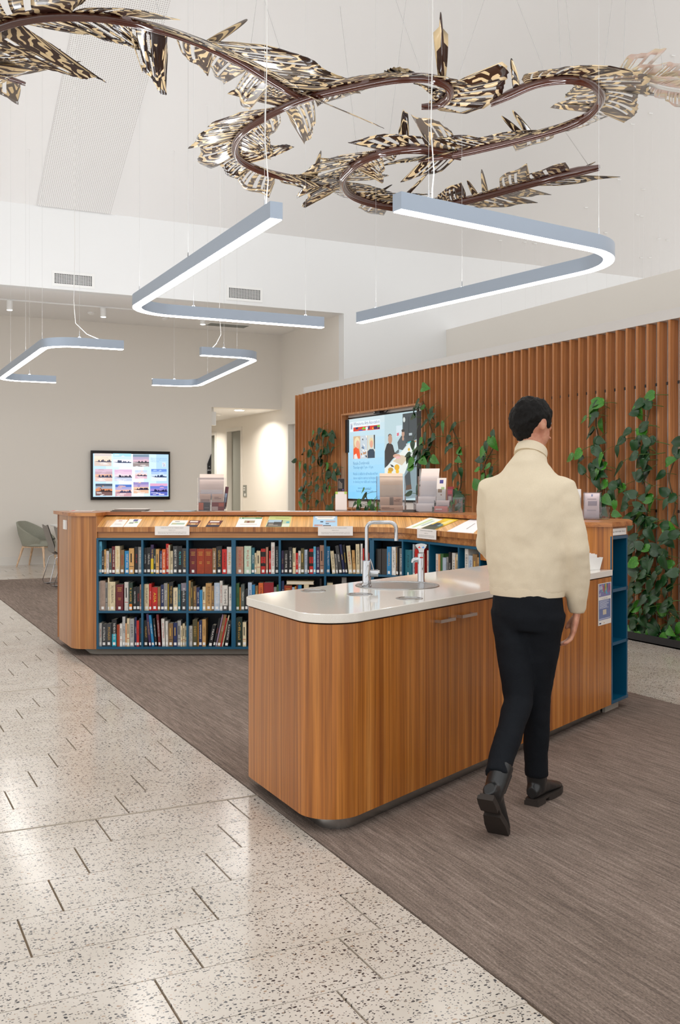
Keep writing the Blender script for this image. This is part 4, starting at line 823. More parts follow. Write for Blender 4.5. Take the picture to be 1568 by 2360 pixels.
# stone benchtop with cut-outs
ov = .008
bench_poly = fillet([CA+V2(-.001,-.013), fp(T[3],-ov), V2(1.700,6.268)]+[], [.158,0,0], 14, False)
bp = fillet([V2(1.138,6.824), CD+V2(-.012,-.0), CA+V2(.0,-.014), fp(T[3],-ov)], [0,.14,.16,0], 36, False)+[p+V2(.0,-.001) for p in reversed(arc2[:-1])]+[straight[-1], straight[-2]]
benchz = (.8725, .910)
bm_ob = MB().prism(w2l(bp), *benchz).build('stone_benchtop', 'stone_benchtop', None)
SINK = PZ(916,1349.6,.91); GROM = [PZ(722,1361.8,.91), PZ(829,1370,.91), PZ(943.7,1379.3,.91)]
holes = MB()
for c_, r_ in [(SINK,.200)]+[(g,.050) for g in GROM]: holes.lathe([(r_,.80),(r_,1.0)], (c_.x,c_.y,0), 48)
hob = holes.build('cutter', None)
md = bm_ob.modifiers.new('cut', 'BOOLEAN'); md.object = hob; md.operation = 'DIFFERENCE'; md.solver = 'EXACT'
bv = bm_ob.modifiers.new('edge', 'BEVEL'); bv.width = .003; bv.segments = 2; bv.limit_method = 'ANGLE'; bv.angle_limit = math.radians(50)
bpy.context.view_layer.update()
me = bpy.data.meshes.new_from_object(bm_ob.evaluated_get(bpy.context.evaluated_depsgraph_get())); bm_ob.modifiers.clear(); bm_ob.data = me
bpy.data.objects.remove(hob)
for p in me.polygons: p.use_smooth = False
tag(bm_ob, 'pale stone benchtop with rounded corners on the island counter', 'benchtop')
# sink
t = empty('round_sink', (SINK.x,SINK.y,.91)); tag(t, 'round stainless steel sink set into the pale benchtop', 'sink')
MB().lathe([(.222,.0005),(.221,.004),(.210,.0055),(.199,.003),(.196,-.004),(.192,-.09),(.178,-.125),(.15,-.14),(.04,-.147),(.0,-.147)], seg=64).build('basin', 'brushed_steel', t, 50)
MB().lathe([(.0,-.1455),(.04,-.144),(.042,-.146)], seg=24).build('drain', 'chrome', t, 40)
for i, g in enumerate(GROM):
    t = empty('bench_chute', (g.x,g.y,.91)); tag(t, ['round steel waste chute ring nearest the bookshelves on the benchtop','round steel waste chute ring just below the tall tap','round steel waste chute ring nearest the counter front'][i], 'waste chute', 'waste chute rings in the benchtop')
    MB().lathe([(.064,.0005),(.062,.003),(.050,.003),(.0488,-.0005)], seg=40).build('ring', 'brushed_steel', t, 40)
    MB().lathe([(.0488,-.0006),(.0488,-.18),(.0,-.18)], seg=40).build('chute', 'soft_black', t, 40)  # inside coloured black for the shade down the hole
# tall swivel tap
b0 = PZ(845.5,1351,.91); sx = W(1,0).normalized(); ax = Vector((sx.x,sx.y,0)); sc_ = b0.copy(); sc_.z = .91
t = empty('kitchen_tap', sc_); tag(t, 'tall chrome tap with squared swivel spout beside the round sink', 'tap')
MB().lathe([(.026,.0005),(.026,.006),(.0225,.009),(.0225,.131),(.021,.133),(.010,.133)], seg=28).build('body', 'chrome', t, 40)
P_ = lambda x, z: tuple(ax*x+Vector((0,0,z)))
neck = [P_(0,.132)]+[P_(0,.22),P_(0,.30)]+[P_(.035*(1-math.cos(a)), .30+.035*math.sin(a)) for a in [math.pi/2*i/6 for i in range(1,7)]]+[P_(.12,.335)]+[P_(.12+.035*math.sin(a), .30+.035*math.cos(a)) for a in [math.pi/2*i/6 for i in range(1,7)]]+[P_(.155,.245)]
MB().tube(neck, .0102, 16).build('spout', 'chrome', t, 60); MB().tube([P_(.155,.252),P_(.155,.238)], .0115, 16).build('aerator', 'chrome', t, 40)
kb = MB().tube([P_(.018,.068),P_(.060,.068)], .019, 20); kb.build('mixer_knob', 'chrome', t, 40); MB().tube([P_(.036,.085),P_(.028,.115),P_(.018,.142)], .0035, 8).build('lever', 'chrome', t, 60)
MB().lathe([(.004,0),(.004,.001)], seg=10, M=Matrix.Translation(P_(.004,.022)) ).build('indicator', 'soft_black', t)
# filtered water tap
b1 = PZ(971,1341,.91); t = empty('water_tap', (b1.x,b1.y,.91)); tag(t, 'short chrome boiling water tap with red and blue lever marks', 'tap')
MB().lathe([(.021,.0005),(.021,.004),(.0195,.006),(.0195,.15),(.017,.156),(.0,.156)], seg=28).build('body', 'chrome', t, 40)
MB().tube([P_(0,.118),P_(-.03,.122),P_(-.042,.116),P_(-.045,.104)], [.014,.0145,.013,.011], 16).build('spout', 'chrome', t, 60)
tilt = frame(Vector((0,0,.180))-Vector((sx.y,-sx.x,0))*0+W(0,-.004), ax, Vector(W(0,.55,0))+Vector((0,0,.84)))
sh = [(-.032,.024),(-.020,.030),(0,.033),(.020,.030),(.032,.024),(.026,.010),(.016,-.004),(.013,-.024),(-.013,-.024),(-.016,-.004),(-.026,.010)][::-1]
MB().add([(x,y,-.004) for x,y in sh]+[(x,y,.004) for x,y in sh], [tuple(reversed(range(11))), tuple(range(11,22))]+[(i,(i+1)%11,11+(i+1)%11,11+i) for i in range(11)]).build('lever', 'brushed_steel', t, 30, tilt)
for x0, c in ((-.018,'#D8302C'),(.003,'#4C88D8')): MB().add([(x0,.004,.0045),(x0+.015,.004,.0045),(x0+.009,.016,.0045)], [(0,1,2)]).build('lever_mark', 'print_ink', t, 0, tilt, srgb(c))
MB().box((-.009,-.0005,.132),(.009,.002,.138), None, Matrix.Translation(W(0,-.0205)) @ Matrix.Rotation(-YAW,4,'Z')).build('safety_mark', 'print_ink', t, color=srgb('#D8302C'))

# ------------------------------------------------------------------ blue end bookcase of the desk
t = empty('end_bookcase', W(1.75, 6.4)); tag(t, 'tall narrow blue open shelf unit closing the right end of the desk', 'bookcase')
def eb(mb, n, m='navy_laminate'): return mb.build(n, m, t, 35, t.matrix_basis.inverted())
Te = T[3]; WE = .262
for a, b_, nm in ((Te+.0015,Te+.0195,'side_panel'),(Te+WE-.018,Te+WE,'side_panel')): eb(MB().prism(w2l([fp(a),fp(b_),fp(b_,.27),fp(a,.27)]), .085, 1.098), nm)
eb(MB().prism(w2l([fp(Te+.02,.26),fp(Te+WE-.018,.26),fp(Te+WE-.018,.275),fp(Te+.02,.275)]), .085, 1.098), 'back_panel', 'navy_in_shade')
for z in (.065,.43,.765,1.098):
    pl_ = [fp(Te+.0015), fp(Te+WE)]+[fp(Te+WE,.0)+dc*(.05*math.sin(a))+nin*(.05-.05*math.cos(a)) for a in [math.pi/2*i/5 for i in range(1,6)]]+[fp(Te+WE+.05,.22), fp(Te+WE,.275), fp(Te+.0015,.275)]
    eb(MB().prism(w2l(pl_), z, z+.02), 'shelf')
eb(MB().prism(w2l([fp(Te+.02,.05),fp(Te+WE-.03,.05),fp(Te+WE-.03,.07),fp(Te+.02,.07)]), .004, .065), 'kick_plinth', 'concrete_plinth')
eb(MB().prism(w2l([fp(Te+.0015,.01),fp(Te+WE-.01,.01),fp(Te+WE-.01,.03),fp(Te+.0015,.03)]), 1.118, 1.178), 'header_rail', 'oak_veneer')
t2 = empty('shelf_label', W(fp(Te+WE/2).x, fp(Te+WE/2).y, 1.12)); tag(t2, 'white label strip on the rail above the blue end shelves', 'label')
q = [fp(Te+.008,.004),fp(Te+WE-.012,.004),fp(Te+WE-.012,.0095),fp(Te+.008,.0095)]; MB().prism(w2l(q), 1.122, 1.165).build('strip', 'sticker_paper', t2, 0, t2.matrix_basis.inverted())
exw = w2(dc); 
for tt, tx in ((.05,'Languages Other'),(.13,'Tour English'),(.205,'Brewery')):
    q = w2(fp(Te+tt,.0035)); put_text(tx, t2.matrix_basis.inverted() @ frame((q.x,q.y,1.145), (exw.x,exw.y,0), (0,0,1)), .0145, (.12,.12,.12), t2)
# poster on the last door
def fm(px, py):      # point on the counter front
    tt = front_t(px); q = fp(tt); return tt, EYE-(py-HORIZON)/FPX*q.y
ta, za = fm(1378.5,1443); tb_, zb_ = fm(1408.5,1333)
q = w2(fp(ta,-.0015)); Mp = frame((q.x,q.y,fm(1378.5,1443)[1]), (exw.x,exw.y,0), (0,0,1)); pw, ph = tb_-ta, zb_-fm(1378.5,1443)[1]-.02
mb = MB(); mb.box((0,0,0),(pw,ph,.0008), srgb('#E8E4DE'))
def rect(mb, x0, y0, x1, y1, c, lay=1): mb.add([(x0,y0,.0008+lay*.0003),(x1,y0,.0008+lay*.0003),(x1,y1,.0008+lay*.0003),(x0,y1,.0008+lay*.0003)], [(0,1,2,3)], srgb(c))
rect(mb, .01,ph*.68,pw-.01,ph*.985,'#7C7CA8'); rect(mb, .01,ph*.12,pw-.01,ph*.60,'#6E7CA4')
rp = random.Random(5)
for i in range(26):
    x = .05+rp.random()*(pw-.075); y = ph*(.70+rp.random()*.2); rect(mb, x, y, x+.008+rp.random()*.012, min(y+.03+rp.random()*.03, ph*.98), rp.choice(['#C85878','#58A8C8','#D8A048','#A878B8','#B84858','#78C0B8','#D888A8']), 2)
for i in range(9): rect(mb, .02, ph*(.575-.022*i), pw-.02-rp.random()*.05, ph*(.583-.022*i), '#D8DCE8', 2)
rect(mb, pw*.35,ph*.24,pw*.62,ph*.36,'#C9C0AC',2); rect(mb, .015,ph*.14,pw*.9,ph*.155,'#D0D4E4',2); rect(mb, .015,ph*.03,pw*.22,ph*.06,'#3C4468',2); rect(mb, pw*.42,ph*.035,pw*.47,ph*.055,'#D8A040',2)
o = mb.build('poster', 'printed_paper', None, 0, Mp); tag(o, 'printed poster taped to the last counter door', 'poster')
for tx, yy in (("Let's", .93), ('paint', .885), ('all', .74)): put_text(tx, Matrix.Translation((.014,ph*yy,.0018)), .026, (.93,.93,.95), o, 'LEFT')
put_text('For all age artists', Matrix.Translation((pw*.5,ph*.635,.0013)), .012, (.3,.3,.35), o)
# ================================================================== THINGS ON THE DESK
ZT = 1.207
def cframe(px, D, z, rot=0.):
    q = W((px-784)/FPX*D, D, z); return Matrix.Translation(q) @ Matrix.Rotation(-YAW+math.radians(rot),4,'Z')
def sheetbox(w, d, t_): return (-w/2,-d/2,0), (w/2,d/2,t_)
def flat_paper(px0, px1, D, dep, th, c, label, cat, rot=0., marks=(), name='magazine', z=ZT):
    w = (px1-px0)/FPX*D; mb = MB(); mb.box(*sheetbox(w, dep, th), srgb(c))
    for x0, y0, x1, y1, cc in marks: mb.add([(w*(x0-.5),dep*(y0-.5),th+.0004),(w*(x1-.5),dep*(y0-.5),th+.0004),(w*(x1-.5),dep*(y1-.5),th+.0004),(w*(x0-.5),dep*(y1-.5),th+.0004)], [(0,1,2,3)], srgb(cc))
    o = mb.build(name, 'printed_paper', None, 0, cframe((px0+px1)/2, D, z+.0006, rot)); tag(o, label, cat, 'papers lying on the desk top'); return o
flat_paper(165,216,8.86,.21,.006,'#E8E0DC','magazine with red corner lying at the left end of the desk top','magazine',6,((0,.0,.16,1,'#D8402C'),(.3,.1,.9,.8,'#B8A09C')))
for i in range(6): pass
t = empty('newspaper_stack', cframe(300,8.85,ZT+.0006,-4).translation); tag(t, 'stack of folded newspapers on the left part of the desk top', 'newspapers', 'papers lying on the desk top')
for i in range(6):
    mb = MB(); mb.box((-.15+.008*i,-.1,i*.0042),(.14+.006*i,.1,i*.0042+.004), srgb(['#4A4440','#8C857E','#3C3836','#CFC9C2','#5A5450','#E2DDD6'][i])); mb.build('newspaper', 'printed_paper', t, 0, Matrix.Rotation(-YAW-.07+.02*i,4,'Z'))
flat_paper(330,384,8.84,.2,.002,'#EFEDEA','loose white sheet between the newspapers and the blue magazine','paper',3,((.1,.2,.9,.3,'#B8B8B8'),),'paper_sheet')
flat_paper(384,448,8.82,.2,.007,'#B8CDD8','pale blue magazine lying on the desk top left of a leaflet holder','magazine',-5,((.05,.6,.5,.95,'#5C8CB0'),(.5,.0,1,.3,'#6A625C')))
flat_paper(592,640,8.8,.2,.002,'#EEECEA','single white sheet left of the black and white flyer','paper',2,(), 'paper_sheet')
flat_paper(634,714,8.78,.21,.005,'#F2F0EE','white flyer with bold black lettering lying on the desk top','flyer',-3,((.45,.05,.95,.45,'#2A2A2C'),(.5,.15,.55,.35,'#F0F0F0'),(.6,.15,.66,.35,'#F0F0F0'),(.72,.15,.78,.35,'#F0F0F0'),(.85,.15,.9,.35,'#F0F0F0')),'flyer')
flat_paper(716,771,8.8,.2,.003,'#EEECEA','white sheet lying left of the small acrylic sign','paper',4,(), 'paper_sheet')
flat_paper(934,960,8.62,.16,.02,'#4C4844','small dark stack of cards between two leaflet holders','cards',-20,((0,.8,1,1,'#C8C0B8'),),'card_stack')

def leaflet(name, M, w, h, curve, c, label, cat, marks=(), th=.004, group='leaflets in the acrylic holders', n=7, text=()):
    """an upright sheet bowing backwards at its top; local x right, y back, z up"""
    mb = MB()
    def pt(x, s, off=0.): return (x*w, curve*s*s+off, h*(s-.06*abs(curve)*s*s*4))
    F_, B_ = [], []
    for i in range(n+1): F_.append([pt(-.5,i/n), pt(.5,i/n)]); B_.append([pt(-.5,i/n,th), pt(.5,i/n,th)])
    for i in range(n): mb.add([F_[i][0],F_[i][1],F_[i+1][1],F_[i+1][0]], [(0,1,2,3)], srgb(c)); mb.add([B_[i][0],B_[i][1],B_[i+1][1],B_[i+1][0]], [(3,2,1,0)], srgb(c))
    for i in range(n):
        for k, q in ((0,(0,1,2,3)),(1,(3,2,1,0))): mb.add([F_[i][k],F_[i+1][k],B_[i+1][k],B_[i][k]], [q], srgb(c))
    mb.add([F_[n][0],F_[n][1],B_[n][1],B_[n][0]], [(0,1,2,3)], srgb(c))
    for x0, s0, x1, s1, cc in marks:
        m_ = max(1, int((s1-s0)*n+.5))
        for i in range(m_):
            a, b_ = s0+(s1-s0)*i/m_, s0+(s1-s0)*(i+1)/m_
            mb.add([pt(x0-.5,a,-.0009),pt(x1-.5,a,-.0009),pt(x1-.5,b_,-.0009),pt(x0-.5,b_,-.0009)], [(0,1,2,3)], srgb(cc))
    o = mb.build(name, 'printed_paper', None, 0, M); tag(o, label, cat, group); return o
def acrylic_holder(label, M, w, tiers, group='clear acrylic leaflet holders'):
    """tiers: (y, z0, z1) front plate of each pocket, from back to front; local y back"""
    t = empty('leaflet_holder', M=M); tag(t, label, 'leaflet holder', group); k = .003
    y0, ztop = tiers[0][0]+.035, tiers[0][2]
    MB().box((-w/2,y0,.0006),(w/2,y0+k,ztop)).build('back_plate', 'clear_acrylic', t)
    for s_ in (-1, 1):
        pr = [(y0,.0006)]+[(y0,ztop)]+[q for y, z0, z1 in tiers for q in ((y,z1),(y,max(z0,.0006)))]
        x = s_*w/2; mb = MB(); n = len(pr)
        mb.add([(x-k/2,y,z) for y, z in pr]+[(x+k/2,y,z) for y, z in pr], [tuple(range(n)), tuple(range(2*n-1,n-1,-1))]+[(i,n+i,n+(i+1)%n,(i+1)%n) for i in range(n)]); mb.build('side_plate', 'clear_acrylic', t)
    for y, z0, z1 in tiers:
        MB().box((-w/2,y-k,z0),(w/2,y,z1)).build('front_plate', 'clear_acrylic', t); MB().box((-w/2,y,z0),(w/2,y+.034,z0+k)).build('pocket_floor', 'clear_acrylic', t)
    return t
def TR(x, y, z): return Matrix.Translation((x, y, z))
# holder left of the corridor door
M = cframe(488, 8.88, ZT, 4); acrylic_holder('tall clear acrylic leaflet holder on the desk in front of the corridor', M, .25, [(.02,.115,.30),(-.03,.06,.17),(-.075,.002,.09)])
leaflet('leaflet', M @ TR(-.002,.028,.119), .215, .215, .045, '#F2DCD0', 'large pale pink leaflet bowing over the holder in front of the corridor', 'leaflet', ((.06,.08,.94,.34,'#F6EAE6'),))
leaflet('leaflet', M @ TR(-.055,-.022,.064), .095, .09, .006, '#DCBCAA', 'small pink card on the left of the middle pocket by the corridor', 'leaflet', ((.1,.1,.9,.5,'#B8998C'),))
leaflet('leaflet', M @ TR(.055,-.022,.064), .1, .09, .006, '#DAB8A6', 'small pink printed card on the right of the middle pocket by the corridor', 'leaflet', ((.2,.5,.8,.56,'#8C6C60'),(.2,.65,.6,.7,'#8C6C60')))
leaflet('leaflet', M @ TR(-.06,-.068,.006), .1, .075, .004, '#3C3436', 'dark card with orange corner in the lowest pocket by the corridor', 'leaflet', ((.0,.1,.42,.95,'#C86848'),(.5,.3,.9,.4,'#7C7478')))
leaflet('leaflet', M @ TR(.06,-.068,.006), .11, .075, .004, '#7C2420', 'dark red card in the lowest pocket by the corridor', 'leaflet', ((.02,.05,.5,.5,'#C8B0A8'),(.55,.5,.95,.9,'#B85030')))
leaflet('leaflet', M @ TR(.112,.012,.02) @ Matrix.Rotation(.12,4,'Y'), .03, .2, .01, '#5A2A34', 'narrow dark red brochure at the right side of the holder by the corridor', 'brochure', ((.2,.3,.8,.7,'#8CA0B8'),), th=.012)
# small cream box with a black sign
M = cframe(786.5, 9.02, ZT, 0); t = empty('suggestion_box', M=M); tag(t, 'slim cream box with green corner tabs standing on the desk', 'box')
MB().box((-.052,-.03,.0006),(.052,.03,.172)).build('body', 'white_paper', t); MB().box((-.058,-.033,.0006),(.058,.033,.01)).build('base', 'clear_acrylic', t)
for x in (-.052,.030): MB().box((x,-.0312,.152),(x+.022,-.0302,.174)).build('corner_tab', 'print_ink', t, color=srgb('#B8D868'))
M2 = M @ TR(0,-.005,.1726); t = empty('acrylic_sign', M=M2); tag(t, 'small black card in a clear acrylic stand on top of the cream box', 'sign')
MB().box((-.034,-.004,0),(.034,.004,.125)).build('acrylic_block', 'clear_acrylic', t); mb = MB(); mb.box((-.029,-.0055,.006),(.029,-.0045,.118), srgb('#17171A'))
for i in range(3):
    mb.add([(-.02+i*.012,-.0058,.03),(-.016+i*.012,-.0058,.03),(-.016+i*.012,-.0058,.10-.01*i),(-.02+i*.012,-.0058,.10-.01*i)], [(0,1,2,3)], srgb('#B8A898'))
mb.add([(.012,-.0058,.012),(.022,-.0058,.012),(.022,-.0058,.022),(.012,-.0058,.022)], [(0,1,2,3)], srgb('#8058B8')); mb.build('card', 'printed_paper', t)
# wide holder before the big screen
M = cframe(902, 8.78, ZT, 2); acrylic_holder('wide clear acrylic leaflet holder in front of the large screen', M, .25, [(.02,.10,.31),(-.035,.05,.14),(-.085,.002,.06)])
leaflet('leaflet', M @ TR(.005,.026,.105), .205, .235, .04, '#F6DCC4', 'large peach coloured leaflet in the wide holder before the large screen', 'leaflet', ((.05,.06,.95,.55,'#F6E4D2'),))
leaflet('leaflet', M @ TR(-.04,-.028,.054), .12, .075, .004, '#EACCB8', 'pale card on the left of the middle pocket before the large screen', 'leaflet', ((.7,.05,.98,.98,'#9C8C84'),))
leaflet('leaflet', M @ TR(.055,-.028,.054), .085, .075, .004, '#E0BCA8', 'pink printed card on the right of the middle pocket before the large screen', 'leaflet', ((.1,.5,.7,.58,'#8C6C60'),(.3,.7,.8,.76,'#8C6C60')))
leaflet('leaflet', M @ TR(0,-.078,.006), .2, .05, .003, '#DEBCA6', 'wide pink card in the lowest pocket before the large screen', 'leaflet', ((.05,.35,.6,.45,'#7C5C54'),(.05,.6,.4,.68,'#7C5C54')))
# holder turned towards the right
M = cframe(986, 8.62, ZT, -24); acrylic_holder('clear acrylic leaflet holder turned sideways on the curve of the desk', M, .20, [(.03,.10,.31),(-.03,.06,.15),(-.08,.002,.09)])
leaflet('leaflet', M @ TR(0,.036,.105), .165, .275, .045, '#F4E4DC', 'tall white leaflet standing above the turned holder', 'leaflet', ((.05,.05,.95,.6,'#F6EEEC'),))
leaflet('leaflet', M @ TR(.0,-.022,.064), .16, .07, .006, '#EDE4E2', 'white leaflet stack in the middle pocket of the turned holder', 'leaflet', (), th=.02)
leaflet('leaflet', M @ TR(.0,-.072,.006), .16, .07, .006, '#EAE2E0', 'white leaflet stack in the lowest pocket of the turned holder', 'leaflet', (), th=.02)
M = cframe(1022, 8.42, ZT, -30); acrylic_holder('small clear acrylic holder beside the turned leaflet holder', M, .15, [(.03,.075,.20),(-.02,.04,.11),(-.06,.002,.06)])
leaflet('brochure', M @ TR(-.035,.030,.08), .085, .215, .02, '#EFE8E2', 'narrow white brochure with blue and tan pictures in the small holder', 'brochure', ((.3,.78,.7,.92,'#4C4890'),(.15,.42,.6,.56,'#9C7C5C'),(.5,.54,.85,.64,'#A8C088'),(.45,.3,.6,.36,'#B09080')))
leaflet('brochure', M @ TR(.045,.034,.06), .05, .16, .01, '#8C1C2C', 'dark red booklet at the right of the small holder', 'brochure', ((.1,.6,.9,.8,'#C8303C'),(.2,.2,.8,.5,'#C8B8B0')), th=.015)
leaflet('leaflet', M @ TR(0,-.013,.044), .12, .06, .004, '#D8C8C4', 'pale card in the middle pocket of the small holder', 'leaflet', ((.1,.2,.9,.3,'#A89090'),))
leaflet('leaflet', M @ TR(0,-.052,.006), .12, .05, .004, '#C87C74', 'pinkish card in the lowest pocket of the small holder', 'leaflet', ((.1,.4,.6,.55,'#F0E8E4'),))
M = cframe(1052, 8.36, ZT, -34); acrylic_holder('empty slim clear acrylic holder at the right of the small holder', M, .1, [(.02,.002,.13)])
# holders at the right end of the desk
M = cframe(1322, 6.98, ZT, -14); acrylic_holder('clear acrylic leaflet holder half hidden behind the walking person', M, .12, [(.02,.002,.16)]); leaflet('leaflet', M @ TR(0,.028,.006), .105, .2, .02, '#E2DEDA', 'white leaflet half hidden behind the walking person', 'leaflet', ((.1,.2,.9,.3,'#B8B4B0'),(.1,.5,.9,.7,'#C8C4C0')))
M = cframe(1364, 6.72, ZT, -22); acrylic_holder('clear acrylic leaflet holder at the right end of the desk', M, .115, [(.03,.002,.185),(-.03,.002,.07)]); leaflet('leaflet', M @ TR(-.005,.036,.006), .1, .175, .03, '#F4E4E4', 'white leaflet with grey picture block at the right end of the desk', 'leaflet', ((.25,.5,.85,.68,'#B4A8B4'),(.2,.74,.8,.78,'#C0B0B4'),(.45,.86,.55,.95,'#7C88B0'),(.2,.3,.8,.34,'#C8B8BC')), th=.01)
M = cframe(1393, 6.74, ZT, -22); acrylic_holder('low empty acrylic card holder at the right end of the desk', M, .06, [(.02,.002,.085)])

# ---- leaflets on the sloping ledge
def run_offset(P):
    best = None
    for a, b_ in zip(run[:-1], run[1:]):
        ab = b_-a; f = max(0, min(1, (P-a).dot(ab)/ab.length_squared)); q = a+ab*f; d = (P-q).length
        if best is None or d < best[0]: best = (d, (P-q).dot(V2(-ab.y,ab.x)) >= 0)
    return best[0] if best[1] else -best[0]
def on_ledge(px, py, lift=.0012):
    lo, hi = 6.6, 9.2
    def g(D):
        P = V2((px-784)/FPX*D, D); d = run_offset(P); return (EYE-(py-HORIZON)/FPX*D)-(1.088+lift+(d-.018)*.082/.252)
    for _ in range(40):
        md = (lo+hi)/2
        if g(md) > 0: lo = md
        else: hi = md
    D = (lo+hi)/2; return W((px-784)/FPX*D, D, EYE-(py-HORIZON)/FPX*D)
def ledge_sheet(zo, quad, c, marks, label, cat='leaflet', lift=.0015, name='leaflet', th=.0015):
    zx, zy, zs = zo; Q = [on_ledge(zx+x/zs, zy+y/zs, lift) for x, y in quad]     # bottom-left, bottom-right, top-right, top-left
    def at(u, v, k=0.): return (Q[0]*(1-u)+Q[1]*u)*(1-v)+(Q[3]*(1-u)+Q[2]*u)*v+Vector((0,0,k))
    mb = MB(); lo = [at(0,0,-th),at(1,0,-th),at(1,1,-th),at(0,1,-th)]; up = [at(0,0),at(1,0),at(1,1),at(0,1)]
    mb.add(lo+up, [(3,2,1,0),(4,5,6,7),(0,1,5,4),(1,2,6,5),(2,3,7,6),(3,0,4,7)], srgb(c))
    for i, (x0, y0, x1, y1, cc) in enumerate(marks):
        k = .0005+.00004*i; mb.add([at(x0,y0,k),at(x1,y0,k),at(x1,y1,k),at(x0,y1,k)], [(0,1,2,3)], srgb(cc))
    o = mb.build(name, 'printed_paper'); tag(o, label, cat, 'printed matter on the sloping ledge'); return o
Z2 = (220,1160,4.612); Z3 = (520,1070,4.612); Z1 = (820,1160,4.9)
ledge_sheet(Z2, [(150,251),(290,251),(345,174),(225,172)], '#F2EEEA', ((.3,.75,.6,.9,'#D8B0A8'),(.2,.3,.8,.34,'#C8C4C0'),(.2,.4,.7,.44,'#C8C4C0')), 'plain white leaflet at the left end of the sloping ledge')
ledge_sheet(Z2, [(297,251),(437,251),(497,168),(365,167)], '#F0EEEA', ((.4,.7,.75,.95,'#5C6090'),(.2,.4,.55,.6,'#A8B0A0'),(.6,.5,.85,.65,'#98B878')), 'white leaflet with small blue picture next to the plain one')
ledge_sheet(Z2, [(762,251),(945,251),(990,181),(825,180)], '#F0EEEA', ((.2,.75,.5,.88,'#B0A8A0'),(.1,.35,.9,.6,'#A8BCA8'),(.15,.4,.4,.55,'#C8B888')), 'white leaflet with green landscape band above the first ledge sign')
DK = ((.02,.62,.98,.95,'#6C2C2C'),(.1,.7,.8,.9,'#E8DCD4'),(.05,.3,.95,.58,'#B07848'),(.3,.35,.7,.5,'#D8C090'),(.05,.05,.95,.25,'#2C2C40'))
ledge_sheet(Z2, [(958,250),(1080,250),(1125,183),(1005,180)], '#3C2420', DK, 'dark red event flyer right of the green landscape leaflet')
ledge_sheet(Z2, [(1168,250),(1310,250),(1358,183),(1215,182)], '#3C2420', DK+((.85,.5,.98,.95,'#5C2424'),), 'dark red event flyer standing alone left of the green topped sheet')
ledge_sheet(Z3, [(105,667),(365,667),(397,564),(150,564)], '#F2F0EC', ((.02,.84,.98,.985,'#4C8C58'),(.06,.87,.12,.96,'#E8F0E8'),(.2,.87,.7,.95,'#A8C8A8'),(.28,.42,.72,.66,'#A89878'),(.4,.42,.5,.6,'#7C3C30'),(.15,.2,.85,.24,'#D8C8C0'),(.15,.3,.85,.33,'#D8C8C0')), 'white sheet with a green heading bar on the sloping ledge')
ledge_sheet(Z3, [(420,667),(680,667),(705,553),(470,548)], '#C8D088', ((.02,.02,.66,.62,'#5C5854'),(.05,.4,.6,.64,'#A8C0D0'),(.1,.1,.5,.3,'#8C8478'),(.3,.2,.62,.45,'#3C3834'),(.68,.3,.98,.62,'#B8C8A0'),(.68,.02,.98,.3,'#D8DCC8'),(.82,.35,.95,.5,'#58A8B8'),(.3,.78,.9,.82,'#98A060'),(.02,.02,.03,.98,'#F0F0E8')), 'lime green brochure with a rocky landscape photo on the ledge')
ledge_sheet(Z3, [(928,667),(1188,667),(1188,550),(935,550)], '#A8CBE4', ((.08,.82,.92,.97,'#EEF2F4'),(.16,.68,.86,.80,'#F2F0E4'),(.2,.86,.8,.9,'#C8A870'),(.52,.42,.92,.56,'#B8A8A8'),(.3,.42,.42,.52,'#3C4C64'),(.06,.06,.4,.22,'#B89088'),(.42,.02,.74,.16,'#584C48'),(.52,.26,.66,.34,'#485C78')), 'light blue flyer with vehicle pictures above the second ledge sign')
ledge_sheet(Z1, [(556,281),(704,292),(990,182),(835,160)], '#EEF0EA', ((.3,.1,.5,.9,'#C8D8A0'),(.6,.3,.8,.8,'#B8C8C0')), 'white leaflet with a pale green stripe on the curve of the ledge')
ledge_sheet(Z1, [(712,294),(878,304),(1163,184),(1012,170)], '#E8C428', ((.02,.05,.98,.45,'#4A4A30'),(.15,.3,.75,.62,'#2C3438'),(.5,.55,.85,.9,'#E8D890'),(.1,.62,.4,.8,'#D8A820'),(.6,.35,.8,.5,'#6C98A0')), 'yellow and black magazine lying on the curve of the ledge', 'magazine', .004, 'magazine')
ledge_sheet(Z1, [(1030,316),(1330,336),(1480,200),(1320,168)], '#EEECEE', ((.55,.25,.6,.7,'#A8A098'),(.6,.25,.65,.7,'#EEECEE')), 'large white sheets with a drawn loop near the end of the ledge')
# ---- little signs hung from the ledge lip
def lip_sign(zo, quad, lines, label):
    zx, zy, zs = zo; pts = [(zx+x/zs, zy+y/zs) for x, y in quad]; pa = pts[0]
    def on_lip(px, py): 
        lo, hi = 6.5, 9.
        for _ in range(40):
            md = (lo+hi)/2
            if run_offset(V2((px-784)/FPX*md, md)) < -.011: lo = md
            else: hi = md
        return W((px-784)/FPX*lo, lo, EYE-(py-HORIZON)/FPX*lo)
    A_, B_, T_ = on_lip(*pts[0]), on_lip(*pts[1]), on_lip(*pts[2]); z0 = (A_.z+B_.z)/2; ex = (B_-A_); ex.z = 0
    w, h = ex.length, 1.096-z0; M = frame((A_.x,A_.y,z0), ex, (0,0,1))
    t = empty('ledge_sign', M=M); tag(t, label, 'sign', 'reference notices on the ledge')
    MB().box((0,0,0),(w,h,.003)).build('card', 'white_paper', t)
    for yy, sz, tx in lines: put_text(tx, Matrix.Translation((w/2,h*yy,.0034)), sz, (.12,.12,.12), t, 'CENTER', w*(.66 if yy > .6 else (.2 if yy > .5 else .82)))
